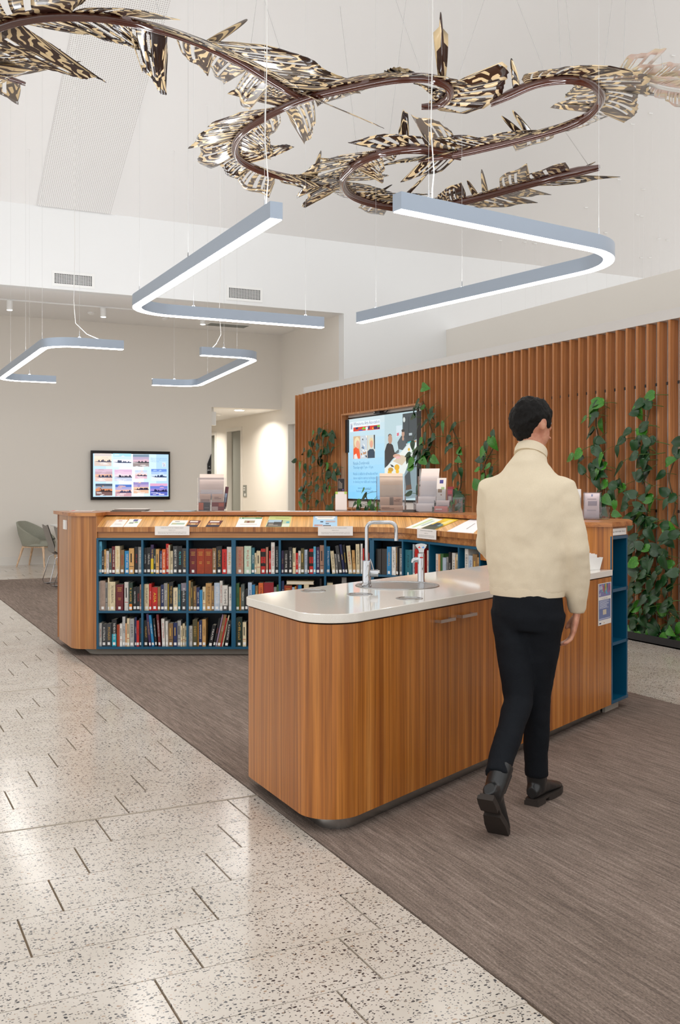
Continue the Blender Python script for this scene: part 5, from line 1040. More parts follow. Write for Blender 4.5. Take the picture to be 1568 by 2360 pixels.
LN = ((.80,.009,'THE MILITARY HISTORY GROUP RESEARCH LIBRARY'),(.55,.0075,'REFERENCE USE ONLY'),(.33,.007,'PLEASE ENSURE THAT THE BOOKS ARE REGISTERED AND RETURNED TO THE SECTION'),(.2,.007,'WHEN FINISHED, AND THAT NO BOOKS ARE TAKEN HOME'))
lip_sign(Z2, [(633,334),(1000,342),(1000,258)], LN, 'white reference notice hanging below the left part of the ledge')
lip_sign(Z3, [(984,758),(1354,758),(1354,675)], LN, 'white reference notice hanging below the blue flyer')
lip_sign(Z1, [(698,395),(912,408),(912,316)], LN, 'white reference notice hanging below the yellow magazine on the curve')
# ---- white box with paper bags on the benchtop
c_ = PZ(1340, 1313, .91); t = empty('paper_tray', M=Matrix.Translation((c_.x,c_.y,.9105)) @ Matrix.Rotation(-YAW+.5,4,'Z')); tag(t, 'white open box of papers on the benchtop behind the person', 'box')
mb = MB(); b0_, b1_ = [(-.10,-.06),(.10,-.06),(.10,.06),(-.10,.06)], [(-.115,-.072),(.115,-.072),(.115,.072),(-.115,.072)]
mb.rings([[(x,y,0) for x,y in b0_],[(x,y,.078) for x,y in b1_],[(x*.97,y*.97,.078) for x,y in b1_],[(x*.97,y*.97,.008) for x,y in b0_]]); mb.build('tray', 'white_plastic', t)
for i in range(5): MB().box((-.09,-.045+i*.018,.009),(.09,-.033+i*.018,.095+.004*(i % 3))).build('paper_bundle', 'white_paper', t)

# ================================================================== PENDANT LIGHTS
ZL, LH, LW = 2.93, .10, .076
def pendant(pts, r, label, cables, cord, cord_side=0):
    line = fillet([V2(*p) for p in pts], [0]+[r]*(len(pts)-2)+[0], 14, False)
    t = empty('pendant_light', (line[0].x, line[0].y, ZL)); tag(t, label, 'pendant light', 'angled linear pendant lights'); inv = t.matrix_basis.inverted()
    a, b_ = offset_open(line, LW/2), offset_open(line, -LW/2)
    MB().strip(b_, a, ZL+.005, ZL+LH).build('housing', 'anodised_aluminium', t, 35, inv)
    a, b_ = offset_open(line, LW/2-.004), offset_open(line, -LW/2+.004)
    a[0] = a[0]+(line[1]-line[0]).normalized()*.004; b_[0] = b_[0]+(line[1]-line[0]).normalized()*.004
    MB().strip(b_, a, ZL, ZL+.0055).build('diffuser', 'lamp_diffuser', t, 35, inv)
    MB().strip(b_, a, ZL+LH-.002, ZL+LH+.0003).build('ceiling_fill_strip', 'ceiling_fill_glow', t, 35, inv)  # added glowing strip that throws fill light on the ceiling
    cl = [0.]
    for p, q in zip(line[:-1], line[1:]): cl.append(cl[-1]+(q-p).length)
    def along(f):
        s_ = f*cl[-1]
        for i in range(len(line)-1):
            if cl[i+1] >= s_: return line[i].lerp(line[i+1], (s_-cl[i])/(cl[i+1]-cl[i]))
        return line[-1]
    for f in cables:
        p = along(f); zt = ceil_z(p.y)
        MB().tube([(p.x,p.y,ZL+LH+.03),(p.x,p.y,zt)], .0011, 5).build('suspension_cable', 'steel_cable', t, 0, inv)
        m = MB().tube([(p.x,p.y,ZL+LH+.012),(p.x,p.y,ZL+LH+.055)], [.006,.004], 8)
        for dx, dy in ((.02,0),(-.02,0),(0,.02),(0,-.02)): m.tube([(p.x,p.y,ZL+LH+.022),(p.x+dx,p.y+dy,ZL+LH)], .0015, 4)
        m.build('cable_gripper', 'chrome', t, 40, inv)
        MB().tube([(p.x-.03,p.y,zt-.012),(p.x+.012,p.y,zt-.012)], .006, 6).build('ceiling_anchor', 'white_plastic', t, 0, inv)
    p = along(cord); q = along(min(1, max(0, cord+cord_side))); zt = ceil_z(p.y)
    pts_ = [(q.x,q.y,ZL+LH),((p.x+q.x)/2,(p.y+q.y)/2,ZL+LH+.05),(p.x+.012,p.y,ZL+LH+.16),(p.x-.008,p.y,ZL+LH+.4),(p.x+.006,p.y+.004,ZL+LH+.9),(p.x,p.y,ZL+LH+1.6),(p.x,p.y,zt)]
    MB().tube(pts_, .0034, 6).build('power_cord', 'clear_cord', t, 60, inv)
    return t
def cw(X, D): return tuple(w2(V2(X, D)))
pendant([cw(.31,5.43), cw(1.995,6.61), cw(.18,9.2)], .5, 'large angled pendant light on the right with a blue sheen on its side', (.045,.33,.72,.95), .05, .0)
pendant([(2.147,5.184),(2.147,8.574),(4.025,8.574)], .4, 'large angled pendant light left of centre in front of an air vent', (.035,.32,.58,.75,.965), .03, .0)
pendant([(2.70,10.93),(1.90,10.93),(1.90,14.9),(2.69,14.9)], .33, 'small angled pendant light at the far left above the armchair', (.09,.2,.42,.66,.93), .10, -.05)
pendant([(3.62,11.02),(4.33,11.02),(4.72,14.55),(4.05,14.62)], .28, 'small angled pendant light in front of the rear wall right of the wall screen', (.06,.35,.72,.93), .05, -.02)
# fine suspension cables of the further lights, hanging beyond the high wall
for i, (px, py) in enumerate(sorted(((1156,553),(1212,557),(1236,560),(1248,518),(1271,517),(1354,477),(1399,535),(1472,494),(1501,592),(1481,593),(1541,552),(1521,549),(1430,413),(1482,497),(1486,435),(1503,260),(1555,127),(1461,285),(1520,120)))):
    p = PC(px, py)
    if p.x < 10.35: p.x = 10.35; p.z = ceil_z(p.y)
    t = empty('hanging_cable', (p.x,p.y,p.z)); tag(t, 'fine cable with a ceiling anchor beyond the high white wall, %s from the left' % (['first','second','third','fourth','fifth','sixth','seventh','eighth','ninth','tenth','eleventh','twelfth','thirteenth','fourteenth','fifteenth','sixteenth','seventeenth','eighteenth','nineteenth'][i]), 'cable', 'fine cables beyond the high wall')
    MB().tube([(0,0,0),(0,0,-(p.z-3.0))], .0016, 4).build('cable', 'steel_cable', t); MB().tube([(-.06,0,-.015),(.015,0,-.01)], .009, 6).build('ceiling_anchor', 'white_plastic', t)
# ================================================================== HANGING SCULPTURE
ZS = 4.40
def catmull(pts, n=10):
    out = []; P = [pts[0]*2-pts[1]]+pts+[pts[-1]*2-pts[-2]]
    for i in range(1, len(P)-2):
        p0, p1, p2, p3 = P[i-1:i+3]
        for k in range(n):
            t_ = k/n; out.append(.5*((2*p1)+(p2-p0)*t_+(2*p0-5*p1+4*p2-p3)*t_*t_+(3*p1-p0-3*p2+p3)*t_**3))
    return out+[pts[-1]]
def resample(pts, step):
    L_ = [0.]
    for a, b_ in zip(pts[:-1], pts[1:]): L_.append(L_[-1]+(b_-a).length)
    n = max(4, int(L_[-1]/step)); out = []; j = 0
    for i in range(n+1):
        s_ = L_[-1]*i/n
        while j < len(pts)-2 and L_[j+1] < s_: j += 1
        out.append(pts[j].lerp(pts[j+1], (s_-L_[j])/max(1e-9, L_[j+1]-L_[j])))
    return out, L_[-1]
def vane(par, inv, pts, total, s0, s1, side, length, sweep, drop, curl, slits, seed, mat='patterned_vane', tipness=.5):
    rnd = random.Random(seed); n = len(pts)-1; nu, nv = 22, 7
    def sp_(s_):
        f = max(0, min(.9999, s_/total))*n; i = int(f); return pts[i].lerp(pts[i+1], f-i), (pts[min(i+2,n)]-pts[max(i-1,0)]).normalized()
    verts, uvs = [], []; w0 = rnd.random()*6
    for j in range(nv+1):
        v_ = j/nv
        for i in range(nu+1):
            u_ = i/nu; p, tg = sp_(s0+(s1-s0)*u_); nn = Vector((-tg.y,tg.x,0)).normalized()*side
            prof = (.62+.38*u_**.7+.10*math.sin(w0+u_*9)*tipness)*min(1., u_/.06+.55)*min(1., (1-u_)/.05+.35) if tipness else max(0., math.sin(math.pi*u_))**.6
            r = length*prof; d = .022+v_*r
            off = nn*d*math.cos(.25)+tg*(sweep*v_**1.25*r*1.2)+Vector((0,0,.012+drop*v_*r+curl*v_*v_*r))
            verts.append(p+off); uvs.append((u_*(s1-s0)*1.15, v_*length*1.15))
    cut = set(); k = 0
    step = max(3, int(nu/(slits+1))) if slits else 99
    for q in range(slits):
        c0_ = min(nu-3, 2+q*step+rnd.randrange(0,2)); cut.add(c0_)
        if slits < 5: cut.add(c0_+1)
    faces = []
    for j in range(nv):
        for i in range(nu):
            if i in cut and j >= 1 and j < nv-(0 if rnd.random() < .35 and False else 1): continue
            f = (j*(nu+1)+i, j*(nu+1)+i+1, (j+1)*(nu+1)+i+1, (j+1)*(nu+1)+i); faces.append(f if side > 0 else f[::-1])
    me = bpy.data.meshes.new('vane'); me.from_pydata([tuple(v) for v in verts], [], faces); me.materials.append(MAT[mat])
    ul = me.uv_layers.new(name='UVMap')
    for lp in me.loops: ul.data[lp.index].uv = uvs[lp.vertex_index]
    for p in me.polygons: p.use_smooth = True
    o = link('vane', me, par, inv)
    md = o.modifiers.new('thickness', 'SOLIDIFY'); md.thickness = .004; md.offset = 0
    return o
def feather(label, px_line, zs, r, scale, seed, skip=(), density=1., drop=(-.25,.1), lens=(.28,.46)):
    P = [PZ(x, y, zs) for x, y in px_line]; pts, total = resample(catmull(P), .04)
    t = empty('hanging_feather', pts[len(pts)//2]); tag(t, label, 'sculpture', 'feather forms of the hanging sculpture'); inv = t.matrix_basis.inverted()
    n = len(pts); rr = [r*min(1, .45+.55*min(1, i/5), .45+.55*min(1, (n-1-i)/5)) for i in range(n)]
    MB().tube(pts, rr, 14).build('spine', 'lacquered_spine', t, 60, inv)
    MB().tube([p+Vector((0,0,-r*.75)) for p in pts], [k*.42 for k in rr], 8).build('spine_bead', 'lacquered_spine', t, 60, inv)
    rnd = random.Random(seed)
    for side in (1, -1):
        s_ = .06
        while s_ < total-.12:
            ln = rnd.uniform(*lens)*scale; root = rnd.uniform(.24,.46)*scale; e = min(total-.02, s_+root)
            if rnd.random() < density and not any(a < s_/total < b_ for a, b_ in skip): vane(t, inv, pts, total, s_, e, side, ln, rnd.uniform(.35,1.0), rnd.uniform(*drop), rnd.uniform(-.25,.3), rnd.choice((2,3,3,4,5)), rnd.randrange(9999))
            s_ = e+rnd.uniform(-.02,.06)*scale
        for _ in range(int(total*1.1*density)):
            s_ = rnd.uniform(.1,total-.15); vane(t, inv, pts, total, s_, s_+.07*scale, side, .2*scale*rnd.uniform(.7,1.2), rnd.uniform(-.3,1.), rnd.uniform(.2,1.), rnd.uniform(-.3,.6), 0, rnd.randrange(9999), tipness=0)
    return t, pts
feather('large patterned feather form sweeping in from the top left', [(-150,190),(-70,105),(0,62),(80,42),(160,37),(260,43),(380,70),(480,107),(560,147),(640,195),(690,222)], 4.40, .030, 1.15, 11, drop=(-.5,.05), lens=(.32,.5))
feather('short patterned feather tip at the left edge below the large one', [(-130,110),(-60,145),(0,172),(58,192)], 4.38, .022, .8, 12, drop=(-.2,.3))
feather('long patterned feather form looping left and curling at its right tip', [(972,244),(1008,241),(1033,224),(1036,203),(1012,186),(970,179),(900,183),(800,202),(700,227),(620,264),(562,302),(542,336),(552,366),(602,393),(680,412),(760,426)], 4.40, .034, 1.0, 23, drop=(-.3,.25))
feather('patterned feather form hooking round and running behind the right lamp', [(1062,360),(1020,350),(960,342),(900,346),(840,366),(800,396),(790,420),(806,446),(850,465),(920,478),(1000,478),(1100,455),(1200,428),(1300,402),(1382,384)], 4.40, .042, 1.05, 37, drop=(-.35,.3), skip=((.86,1.),))
feather('patterned feather form with a silvery curve at the upper right', [(1133,237),(1180,215),(1240,190),(1310,181),(1360,191),(1385,216),(1380,241),(1350,270),(1300,292),(1230,312),(1150,332),(1060,352),(965,366)], 4.40, .036, 1.0, 41, drop=(-.3,.25), skip=((.0,.06),))
# amber feather with a frosted hoop
P = [PZ(x, y, 4.5) for x, y in ((1395,195),(1440,190),(1490,194),(1535,205),(1600,215))]; pts, total = resample(catmull(P), .04)
t = empty('hanging_feather', pts[0]); tag(t, 'lacy amber and pink feather with a frosted hoop at the upper right', 'sculpture', 'feather forms of the hanging sculpture'); inv = t.matrix_basis.inverted()
MB().tube(pts, .012, 8).build('spine', 'frosted_band', t, 60, inv)
rnd = random.Random(5)
for k in range(10):
    for side in (1,-1): vane(t, inv, pts, total, .05+k*total/11, .05+k*total/11+.16, side, rnd.uniform(.18,.30), rnd.uniform(.2,.8), rnd.uniform(-.2,.3), rnd.uniform(0,.4), rnd.choice((4,5,6)), k*7+side, 'amber_vane')
H_ = [PZ(x, y, 4.62) for x, y in ((1402,172),(1430,160),(1470,153),(1510,154),(1540,163),(1555,176))]; hp, _ = resample(catmull(H_), .05)
MB().rings([[p+Vector((0,0,a)) + Vector((0,b_,0)) for a, b_ in ((-.03,0),(.03,0),(.03,.008),(-.03,.008))] for p in hp]).build('hoop', 'frosted_band', t, 0, inv)
# sculpture wires from the raked ceiling
WIRES = [((605,15),(648,120)),((598,-20),(560,250)),((902,0),(976,180)),((940,0),(894,345)),((784,45),(826,370)),((1127,0),(999,346)),((1180,0),(1264,186)),((1284,0),(1295,183)),((1302,0),(1323,182)),((1415,0),(1386,216)),((1444,0),(1437,158)),((1502,0),(1529,160)),((190,-60),(160,37)),((330,-60),(380,70))]
NTH = ['first','second','third','fourth','fifth','sixth','seventh','eighth','ninth','tenth','eleventh','twelfth','thirteenth','fourteenth','fifteenth','sixteenth','seventeenth','eighteenth','nineteenth']
for i, (a, b_) in enumerate(sorted(WIRES, key=lambda w_: w_[1][0])):
    p = PZ(b_[0], b_[1], ZS+.03); q = PC(a[0], a[1]-30)
    o = MB().tube([p, q], .0028, 5).build('suspension_wire', 'steel_cable'); tag(o, 'thin angled wire carrying the feather sculpture, %s from the left' % NTH[i], 'wire', 'wires of the hanging sculpture')
a, b_ = PZ(1296,293,ZS), PZ(1359,391,ZS)
o = MB().tube([a, b_+Vector((0,0,.03))], .0028, 5).build('suspension_wire', 'steel_cable'); tag(o, 'wire tying the two right hand feather forms together', 'wire', 'wires of the hanging sculpture')

# ================================================================== CLIMBING PLANTS
def leaf_mesh(nm, mat, fold, droop, wid, pet):
    m = bpy.data.meshes.new(nm); rows = [(0,.0),(-.05,.26),(.06,.42),(.2,.49),(.36,.48),(.52,.41),(.68,.30),(.83,.17),(.94,.06),(1.,.0)]
    vs, fs, mi = [], [], []
    for i, (y, w) in enumerate(rows):
        y2 = y; z = -droop*max(0,y)**2
        for k in (-1,-.5,0,.5,1): vs.append((k*w*wid, y2+( .04 if (i == 0) else 0), z+fold*abs(k)*w*wid-(.03 if abs(k) == 1 else 0)))
    for i in range(len(rows)-1):
        for k in range(4): fs.append((i*5+k, i*5+k+1, (i+1)*5+k+1, (i+1)*5+k)); mi.append(0)
    if pet:
        b_ = len(vs); c = [(0,.04,.0),(0,-.25*pet,-.06),(0,-.6*pet,-.22),(0,-.85*pet,-.42)]
        for p in c:
            for a in range(4): vs.append((p[0]+.022*math.cos(a*math.pi/2), p[1]+.01*math.sin(a*math.pi/2), p[2]+.022*math.sin(a*math.pi/2)))
        for i in range(3):
            for a in range(4): fs.append((b_+i*4+a, b_+i*4+(a+1)%4, b_+(i+1)*4+(a+1)%4, b_+(i+1)*4+a)); mi.append(1)
    m.from_pydata(vs, [], fs); m.materials.append(MAT[mat]); m.materials.append(MAT['green_stem'])
    for p, q in zip(m.polygons, mi): p.material_index = q; p.use_smooth = True
    return m
LEAF = {'d': [leaf_mesh('leaf','dark_leaf',.22,.22,.64,.8), leaf_mesh('leaf','dark_leaf',.34,.35,.70,.6), leaf_mesh('leaf','dark_leaf',.12,.12,.60,.9), leaf_mesh('leaf','dark_leaf',.5,.3,.68,.7)], 'b': [leaf_mesh('leaf','bright_leaf',.2,.25,.7,.8), leaf_mesh('leaf','bright_leaf',.35,.3,.78,.8)]}
def vine(label, stem, leaves, size, seed, bright=.15):
    """stem, leaves: picture points on the plane just in front of the slats; leaves: (px, py[, kind])"""
    rnd = random.Random(seed); us = U_F-.025
    S = [PU(x, y, us) for x, y in stem]; pts, total = resample(catmull(S, 6), .06)
    for i, p in enumerate(pts): p.x += .02*math.sin(i*.9+seed); p.y += .015*math.cos(i*.7+seed)
    t = empty('climbing_plant', pts[0]); tag(t, label, 'plant', 'climbing plants on the slat partition'); inv = t.matrix_basis.inverted()
    MB().tube(pts, .007, 6).build('stem', 'brown_stem', t, 60, inv)
    for lf in leaves:
        px, py = lf[:2]; kind = lf[2] if len(lf) > 2 else ('b' if rnd.random() < bright else 'd')
        p = PU(px, py, us-rnd.uniform(.04,.13))
        near = min(pts, key=lambda q: (q-p).length)
        dirv = (p-near); dirv.x = 0
        ang = rnd.gauss(0,.5)
        tip = Vector((0, .85 if p.y > near.y-.03 or rnd.random() < .6 else -.6, -.42)); tip = Matrix.Rotation(ang,3,'X') @ tip; tip.x = rnd.uniform(-.35,.05); tip.normalize()
        nrm = Vector((-1, rnd.uniform(-.45,.35), rnd.uniform(.1,.7))); nrm = (nrm-tip*nrm.dot(tip)).normalized()
        ex = tip.cross(nrm).normalized(); s_ = size*rnd.uniform(.75,1.2)
        base = p-tip*s_*.45
        M = Matrix(((ex.x,tip.x,nrm.x,base.x),(ex.y,tip.y,nrm.y,base.y),(ex.z,tip.z,nrm.z,base.z),(0,0,0,1))) @ Matrix.Scale(s_,4)
        link('leaf', rnd.choice(LEAF[kind]), t, inv @ M)
    return t
def scatter(stem, n, l, r, seed, jit=8):
    rnd = random.Random(seed); out = []
    for k in range(n):
        f = (k+rnd.random())/n*(len(stem)-1); i = min(len(stem)-2, int(f)); a, b_ = stem[i], stem[i+1]; q = f-i
        out.append((a[0]+(b_[0]-a[0])*q+rnd.uniform(-l,r), a[1]+(b_[1]-a[1])*q+rnd.uniform(-jit,jit)))
    return out
st = [(745,1300),(750,1180),(742,1110),(752,1060),(745,1010),(740,990)]
vine('dense climbing plant on the slats left of the large screen', st, [(738,996),(748,1000),(728,1008),(765,1012),(716,1022),(742,1022),(729,1032),(750,1040),(764,1042),(710,1046),(698,1042),(733,1062),(677,1062),(690,1078),(738,1066),(752,1076),(713,1084),(755,1090),(698,1098),(718,1098),(740,1098),(703,1112),(728,1104),(752,1108),(776,1087),(692,1126),(702,1133),(728,1128),(754,1120),(757,1130),(695,1145),(742,1146),(712,1151),(766,1155),(729,1165),(753,1170),(692,1168),(708,1170),(773,1140),(745,1012),(755,1028),(735,1046),(720,1060),(748,1125),(770,1098),(700,1155),(715,1138)]+scatter(st, 14, 45, 25, 1), .175, 1, .1)
vine('small climbing plant sprouting below the large screen', [(840,1300),(842,1190),(848,1160),(846,1136)], [(835,1131,'b'),(838,1145),(826,1160,'b'),(852,1160,'b'),(862,1158,'b'),(830,1172),(846,1172),(858,1172,'d'),(815,1165),(870,1170),(822,1176),(840,1178),(864,1176)], .15, 2, .5)
st = [(985,1300),(988,1180),(984,1100),(990,1040),(996,985),(982,950),(976,925)]
vine('climbing plant overlapping the right edge of the large screen', st, [(978,893,'b'),(961,946),(972,938,'b'),(996,952),(992,962),(950,962),(961,988),(978,1010),(990,1020),(951,1027),(968,1032),(986,1040),(938,1048),(955,1047),(970,1060),(945,1068,'b'),(958,1070),(975,1062),(985,1080),(944,1078),(940,1138),(960,1128),(990,1090),(1000,1060),(996,1010),(964,1052),(950,1040),(972,1046),(982,1056),(955,1060),(968,1018),(940,1060)]+scatter(st, 16, 35, 12, 3), .15, 3, .12)
st = [(1058,1320),(1058,1180),(1060,1100),(1058,1050),(1050,1000),(1048,985)]
vine('sparse climbing plant right of the large screen', st, [(1042,985),(1036,1028),(1030,1078),(1056,1060),(1058,1040),(1046,1100),(1054,1120),(1044,1138,'b'),(1062,1090),(1054,1142),(1040,1160),(1062,1150),(1050,1170),(1028,1040)]+scatter(st, 6, 30, 5, 5), .15, 4, .2)
st = [(1112,1320),(1114,1180),(1118,1100),(1128,1050),(1136,1020)]
vine('bright climbing plant just left of the walking person', st, [(1130,1018,'b'),(1120,1030),(1112,1058,'b'),(1098,1082,'b'),(1122,1075,'b'),(1136,1000,'d'),(1110,1100,'b'),(1126,1110,'b'),(1098,1120),(1120,1140,'b'),(1106,1150),(1130,1090)]+scatter(st, 8, 30, 8, 6), .15, 5, .5)
st = [(1382,1440),(1384,1300),(1382,1180),(1384,1120),(1380,1050),(1376,990),(1380,945),(1378,925)]
vine('climbing plant beside the right end of the desk', st, [(1378,932,'b'),(1365,951,'b'),(1343,968),(1360,998),(1384,980),(1374,1022),(1330,1048),(1312,1056),(1340,1080),(1382,1060),(1372,1095,'b'),(1390,1118,'b'),(1363,1082),(1376,1110),(1398,1152,'b'),(1412,1145),(1428,1118),(1416,1165),(1388,1168),(1378,1042),(1370,1078),(1385,1090),(1392,1180),(1420,1185),(1336,1060)]+scatter(st[2:], 14, 20, 10, 7), .14, 6, .25)
st = [(1490,1478),(1493,1400),(1490,1330),(1486,1260),(1492,1180),(1488,1120),(1492,1060),(1490,1010),(1494,970),(1498,925)]
big = [(1495,912,'b'),(1488,932),(1460,952),(1478,986),(1443,998),(1430,1018),(1470,1018),(1488,1014),(1422,1040),(1458,1052),(1484,1040),(1424,1080),(1470,1094),(1486,1096),(1410,1118),(1432,1126),(1452,1138),(1490,1132),(1440,1152),(1466,1162),(1490,1150,'b'),(1480,1172),(1446,1190),(1470,1196),(1498,1166,'b'),(1490,1080),(1472,1068),(1480,1056),(1462,1030),(1496,1020),(1460,1180),(1436,1170)]
low = [(x, y) for y in range(1200, 1470, 17) for x in range(1455-((y//17) % 2)*6, 1562, 24)]
rl = random.Random(9); low = [(x+rl.uniform(-7,7), y+rl.uniform(-6,6)) for x, y in low]
vine('tall dense climbing plant right of the desk end', st, big+[q for q in low if q[0] < 1508]+scatter(st, 16, 35, 6, 8), .155, 7, .08)
st = [(1546,1480),(1545,1400),(1549,1330),(1546,1260),(1551,1180),(1549,1120),(1552,1060)]
vine('climbing plant at the right edge of the view', st, [(1560,1018),(1562,1044),(1545,1062,'b'),(1520,1096),(1530,1132),(1556,1040),(1532,1162),(1548,1150),(1556,1200),(1530,1210)]+[q for q in low if q[0] >= 1508 and q[1] > 1215 and random.Random(int(q[0]*7+q[1])).random() < .62]+scatter(st[:4], 8, 25, 12, 10), .145, 8, .1)
st = [(1420,1490),(1450,1466),(1480,1462),(1520,1470),(1560,1480)]
vine('trailing plant spilling along the planter at the floor', [(1452,1470),(1480,1466),(1520,1472),(1566,1482)], [(1462,1455),(1478,1450),(1494,1462),(1510,1455),(1526,1468),(1540,1460),(1556,1470,'b'),(1562,1450,'b'),(1470,1468),(1500,1472),(1532,1452),(1548,1478),(1560,1484,'b'),(1488,1444),(1454,1440),(1458,1425)], .12, 9, .3)

# ================================================================== FAR SEATING
def armchair(loc, ang):
    t = empty('armchair', M=Matrix.Translation(loc) @ Matrix.Rotation(ang,4,'Z')); tag(t, 'grey upholstered armchair with pale wooden legs by the rear wall', 'armchair')
    # local: x forward, y left
    def ring(z_of, grow):
        out = []
        for i in range(33):
            a = math.radians(-128+256*i/32)+math.pi; f = abs(i-16)/16
            rx, ry = .30+grow, .32+grow
            out.append((rx*math.cos(a)*(1.0)-.02 if f < 2 else 0, ry*math.sin(a), z_of(f)))
        return out
    top = lambda f: .79-.02*f-.29*max(0,(f-.18)/.82)**1.25
    O0 = ring(lambda f: .37, -.06); O1 = ring(lambda f: .37+(top(f)-.37)*.5, .01); O2 = ring(top, .045); O3 = ring(lambda f: top(f)+.012, .02); I2 = ring(lambda f: top(f)-.005, -.005); I1 = ring(lambda f: .40, -.05)
    m = MB().sheet([O0,O1,O2,O3,I2,I1]); m.build('shell', 'grey_upholstery', t, 60)
    MB().rings([[(r*.27*math.cos(a)+.03, r*.27*math.sin(a), z) for a in [2*math.pi*k/20 for k in range(20)]] for r, z in ((.9,.36),(1.02,.37),(1.05,.43),(.98,.455))]).build('seat_cushion', 'grey_upholstery', t, 50)
    m = MB().box((-.2,-.2,.335),(.22,.2,.362)); m.build('seat_frame', 'beech_leg', t)
    for x, y, dx, dy in ((.2,.18,.05,.05),(.2,-.18,.05,-.05),(-.19,.17,-.1,.05),(-.19,-.17,-.1,-.05)): MB().tube([(x,y,.36),(x+dx,y+dy,0.0005)], [.023,.013], 12).build('leg', 'beech_leg', t, 50)
armchair((2.99,18.28,0), math.atan2(-.61,.79))
def sled_chair(loc, ang, label):
    t = empty('sled_chair', M=Matrix.Translation(loc) @ Matrix.Rotation(ang,4,'Z')); tag(t, label, 'chair', 'grey sled base chairs')
    prof = [(.20,.44,.21),(.05,.43,.22),(-.14,.44,.21),(-.19,.47,.20),(-.195,.56,.20),(-.235,.68,.20),(-.27,.80,.185),(-.285,.855,.165)]
    A_ = [[(x, w*(k/4), z+.02*(abs(k)/4)**2) for k in range(-4,5)] for x, z, w in prof]; B_ = [[(p[0]+(.012 if i > 3 else 0), p[1]*.985, p[2]-(.0 if i > 3 else -.012)) for p in r] for i, r in enumerate(A_)]
    m = MB().sheet(A_); m.sheet([r[::-1] for r in B_]); m.build('shell', 'grey_shell', t, 50)
    for s_ in (-1,1): MB().tube([(.16,s_*.17,.43),(.21,s_*.20,.40),(.24,s_*.235,.06),(.22,s_*.24,.012),(-.24,s_*.24,.012),(-.26,s_*.235,.06),(-.17,s_*.2,.40),(-.1,s_*.17,.43)], .0065, 8).build('sled_leg', 'chrome', t, 60)
    for s_ in (-1,1): MB().box((-.2,s_*.24-.012,.0005),(-.15,s_*.24+.012,.008)).build('glide', 'soft_black', t)
    MB().tube([(.17,-.2,.41),(.17,.2,.41)], .006, 8).build('cross_bar', 'chrome', t, 60)
sled_chair((2.78,14.70,.004), 0.05, 'grey sled base chair farther from the desk at the left')
sled_chair((2.80,13.93,.004), 0.0, 'grey sled base chair right behind the left end of the desk')
def round_table(c, label):
    t = empty('round_table', (c[0],c[1],.0045 if c[1] < V_C else .0005)); tag(t, label, 'table', 'white round tables')
    MB().lathe([(.0,.72),(.395,.72),(.40,.725),(.40,.738),(.395,.743),(.0,.743)], seg=40).build('table_top', 'white_plastic', t, 40); MB().lathe([(.03,.0),(.03,.72)], seg=16).build('column', 'white_plastic', t, 40); MB().lathe([(.25,0),(.25,.006),(.04,.02),(.03,.022)], seg=32).build('base', 'white_plastic', t, 40)
q = W(-3.42,14.15); round_table((q.x,q.y), 'white round table in front of the grey chairs behind the desk'); q = W(-4.74,17.75); round_table((q.x,q.y), 'white round table beside the armchair at the rear wall')
# ================================================================== WALKING PERSON (seen from behind)
def C3(X, D, z): return W(X, D, z)
PF = math.radians(32); fw = V2(math.sin(PF), math.cos(PF)); rt = V2(math.cos(PF), -math.sin(PF))
TC = V2(.838, 4.47)
def el_ring(c, z, hw, hd, off=0., n=28, lean=0.):
    out = []
    for k in range(n):
        a = 2*math.pi*k/n; p = c+rt*(hw*math.cos(a))+fw*(hd*math.sin(a)+off); out.append(C3(p.x, p.y, z))
    return out
def ball(mb, c, rx, ry, rz, ex, ey, n=20, m=12):
    ex = Vector(ex).normalized(); ez = Vector((0,0,1)); ey = Vector(ey).normalized(); rings = []
    for i in range(1, m):
        t_ = math.pi*i/m; rings.append([c+ex*(rx*math.sin(t_)*math.cos(2*math.pi*k/n))+ey*(ry*math.sin(t_)*math.sin(2*math.pi*k/n))-ez*(rz*math.cos(t_)) for k in range(n)])
    return mb.rings(rings)
def skin_up(o, voxel, smooth, disp=0., dscale=.12):
    r = o.modifiers.new('fuse', 'REMESH'); r.mode = 'VOXEL'; r.voxel_size = voxel; r.use_smooth_shade = True
    s_ = o.modifiers.new('soften', 'SMOOTH'); s_.iterations = smooth; s_.factor = .5
    if disp:
        tx = bpy.data.textures.new('folds', 'CLOUDS'); tx.noise_scale = dscale; d = o.modifiers.new('folds', 'DISPLACE'); d.texture = tx; d.strength = disp; d.mid_level = .5; d.texture_coords = 'GLOBAL'
    bpy.context.view_layer.update()
    me = bpy.data.meshes.new_from_object(o.evaluated_get(bpy.context.evaluated_depsgraph_get())); o.modifiers.clear(); o.data = me
    for p in me.polygons: p.use_smooth = True
shR, elR, wrR = C3(.975,4.385,1.425), C3(1.035,4.36,1.15), C3(1.055,4.44,.885)
shL, elL, wrL = C3(.700,4.560,1.425), C3(.700,4.70,1.16), C3(.82,4.88,1.03)
hipR, knR, anR = C3(.905,4.415,.90), C3(.880,4.475,.49), C3(.890,4.515,.10)
hipL, knL, anL = C3(.772,4.495,.90), C3(.785,4.385,.49), C3(.640,4.095,.235)
HC = V2(.872, 4.525); HY = math.radians(58); hf, hr = V2(math.sin(HY), math.cos(HY)), V2(math.cos(HY), -math.sin(HY))
hF, hR_ = C3(hf.x,hf.y,0), C3(hr.x,hr.y,0)
def H3(x, y, z): p = HC+hr*x+hf*y; return C3(p.x, p.y, z)
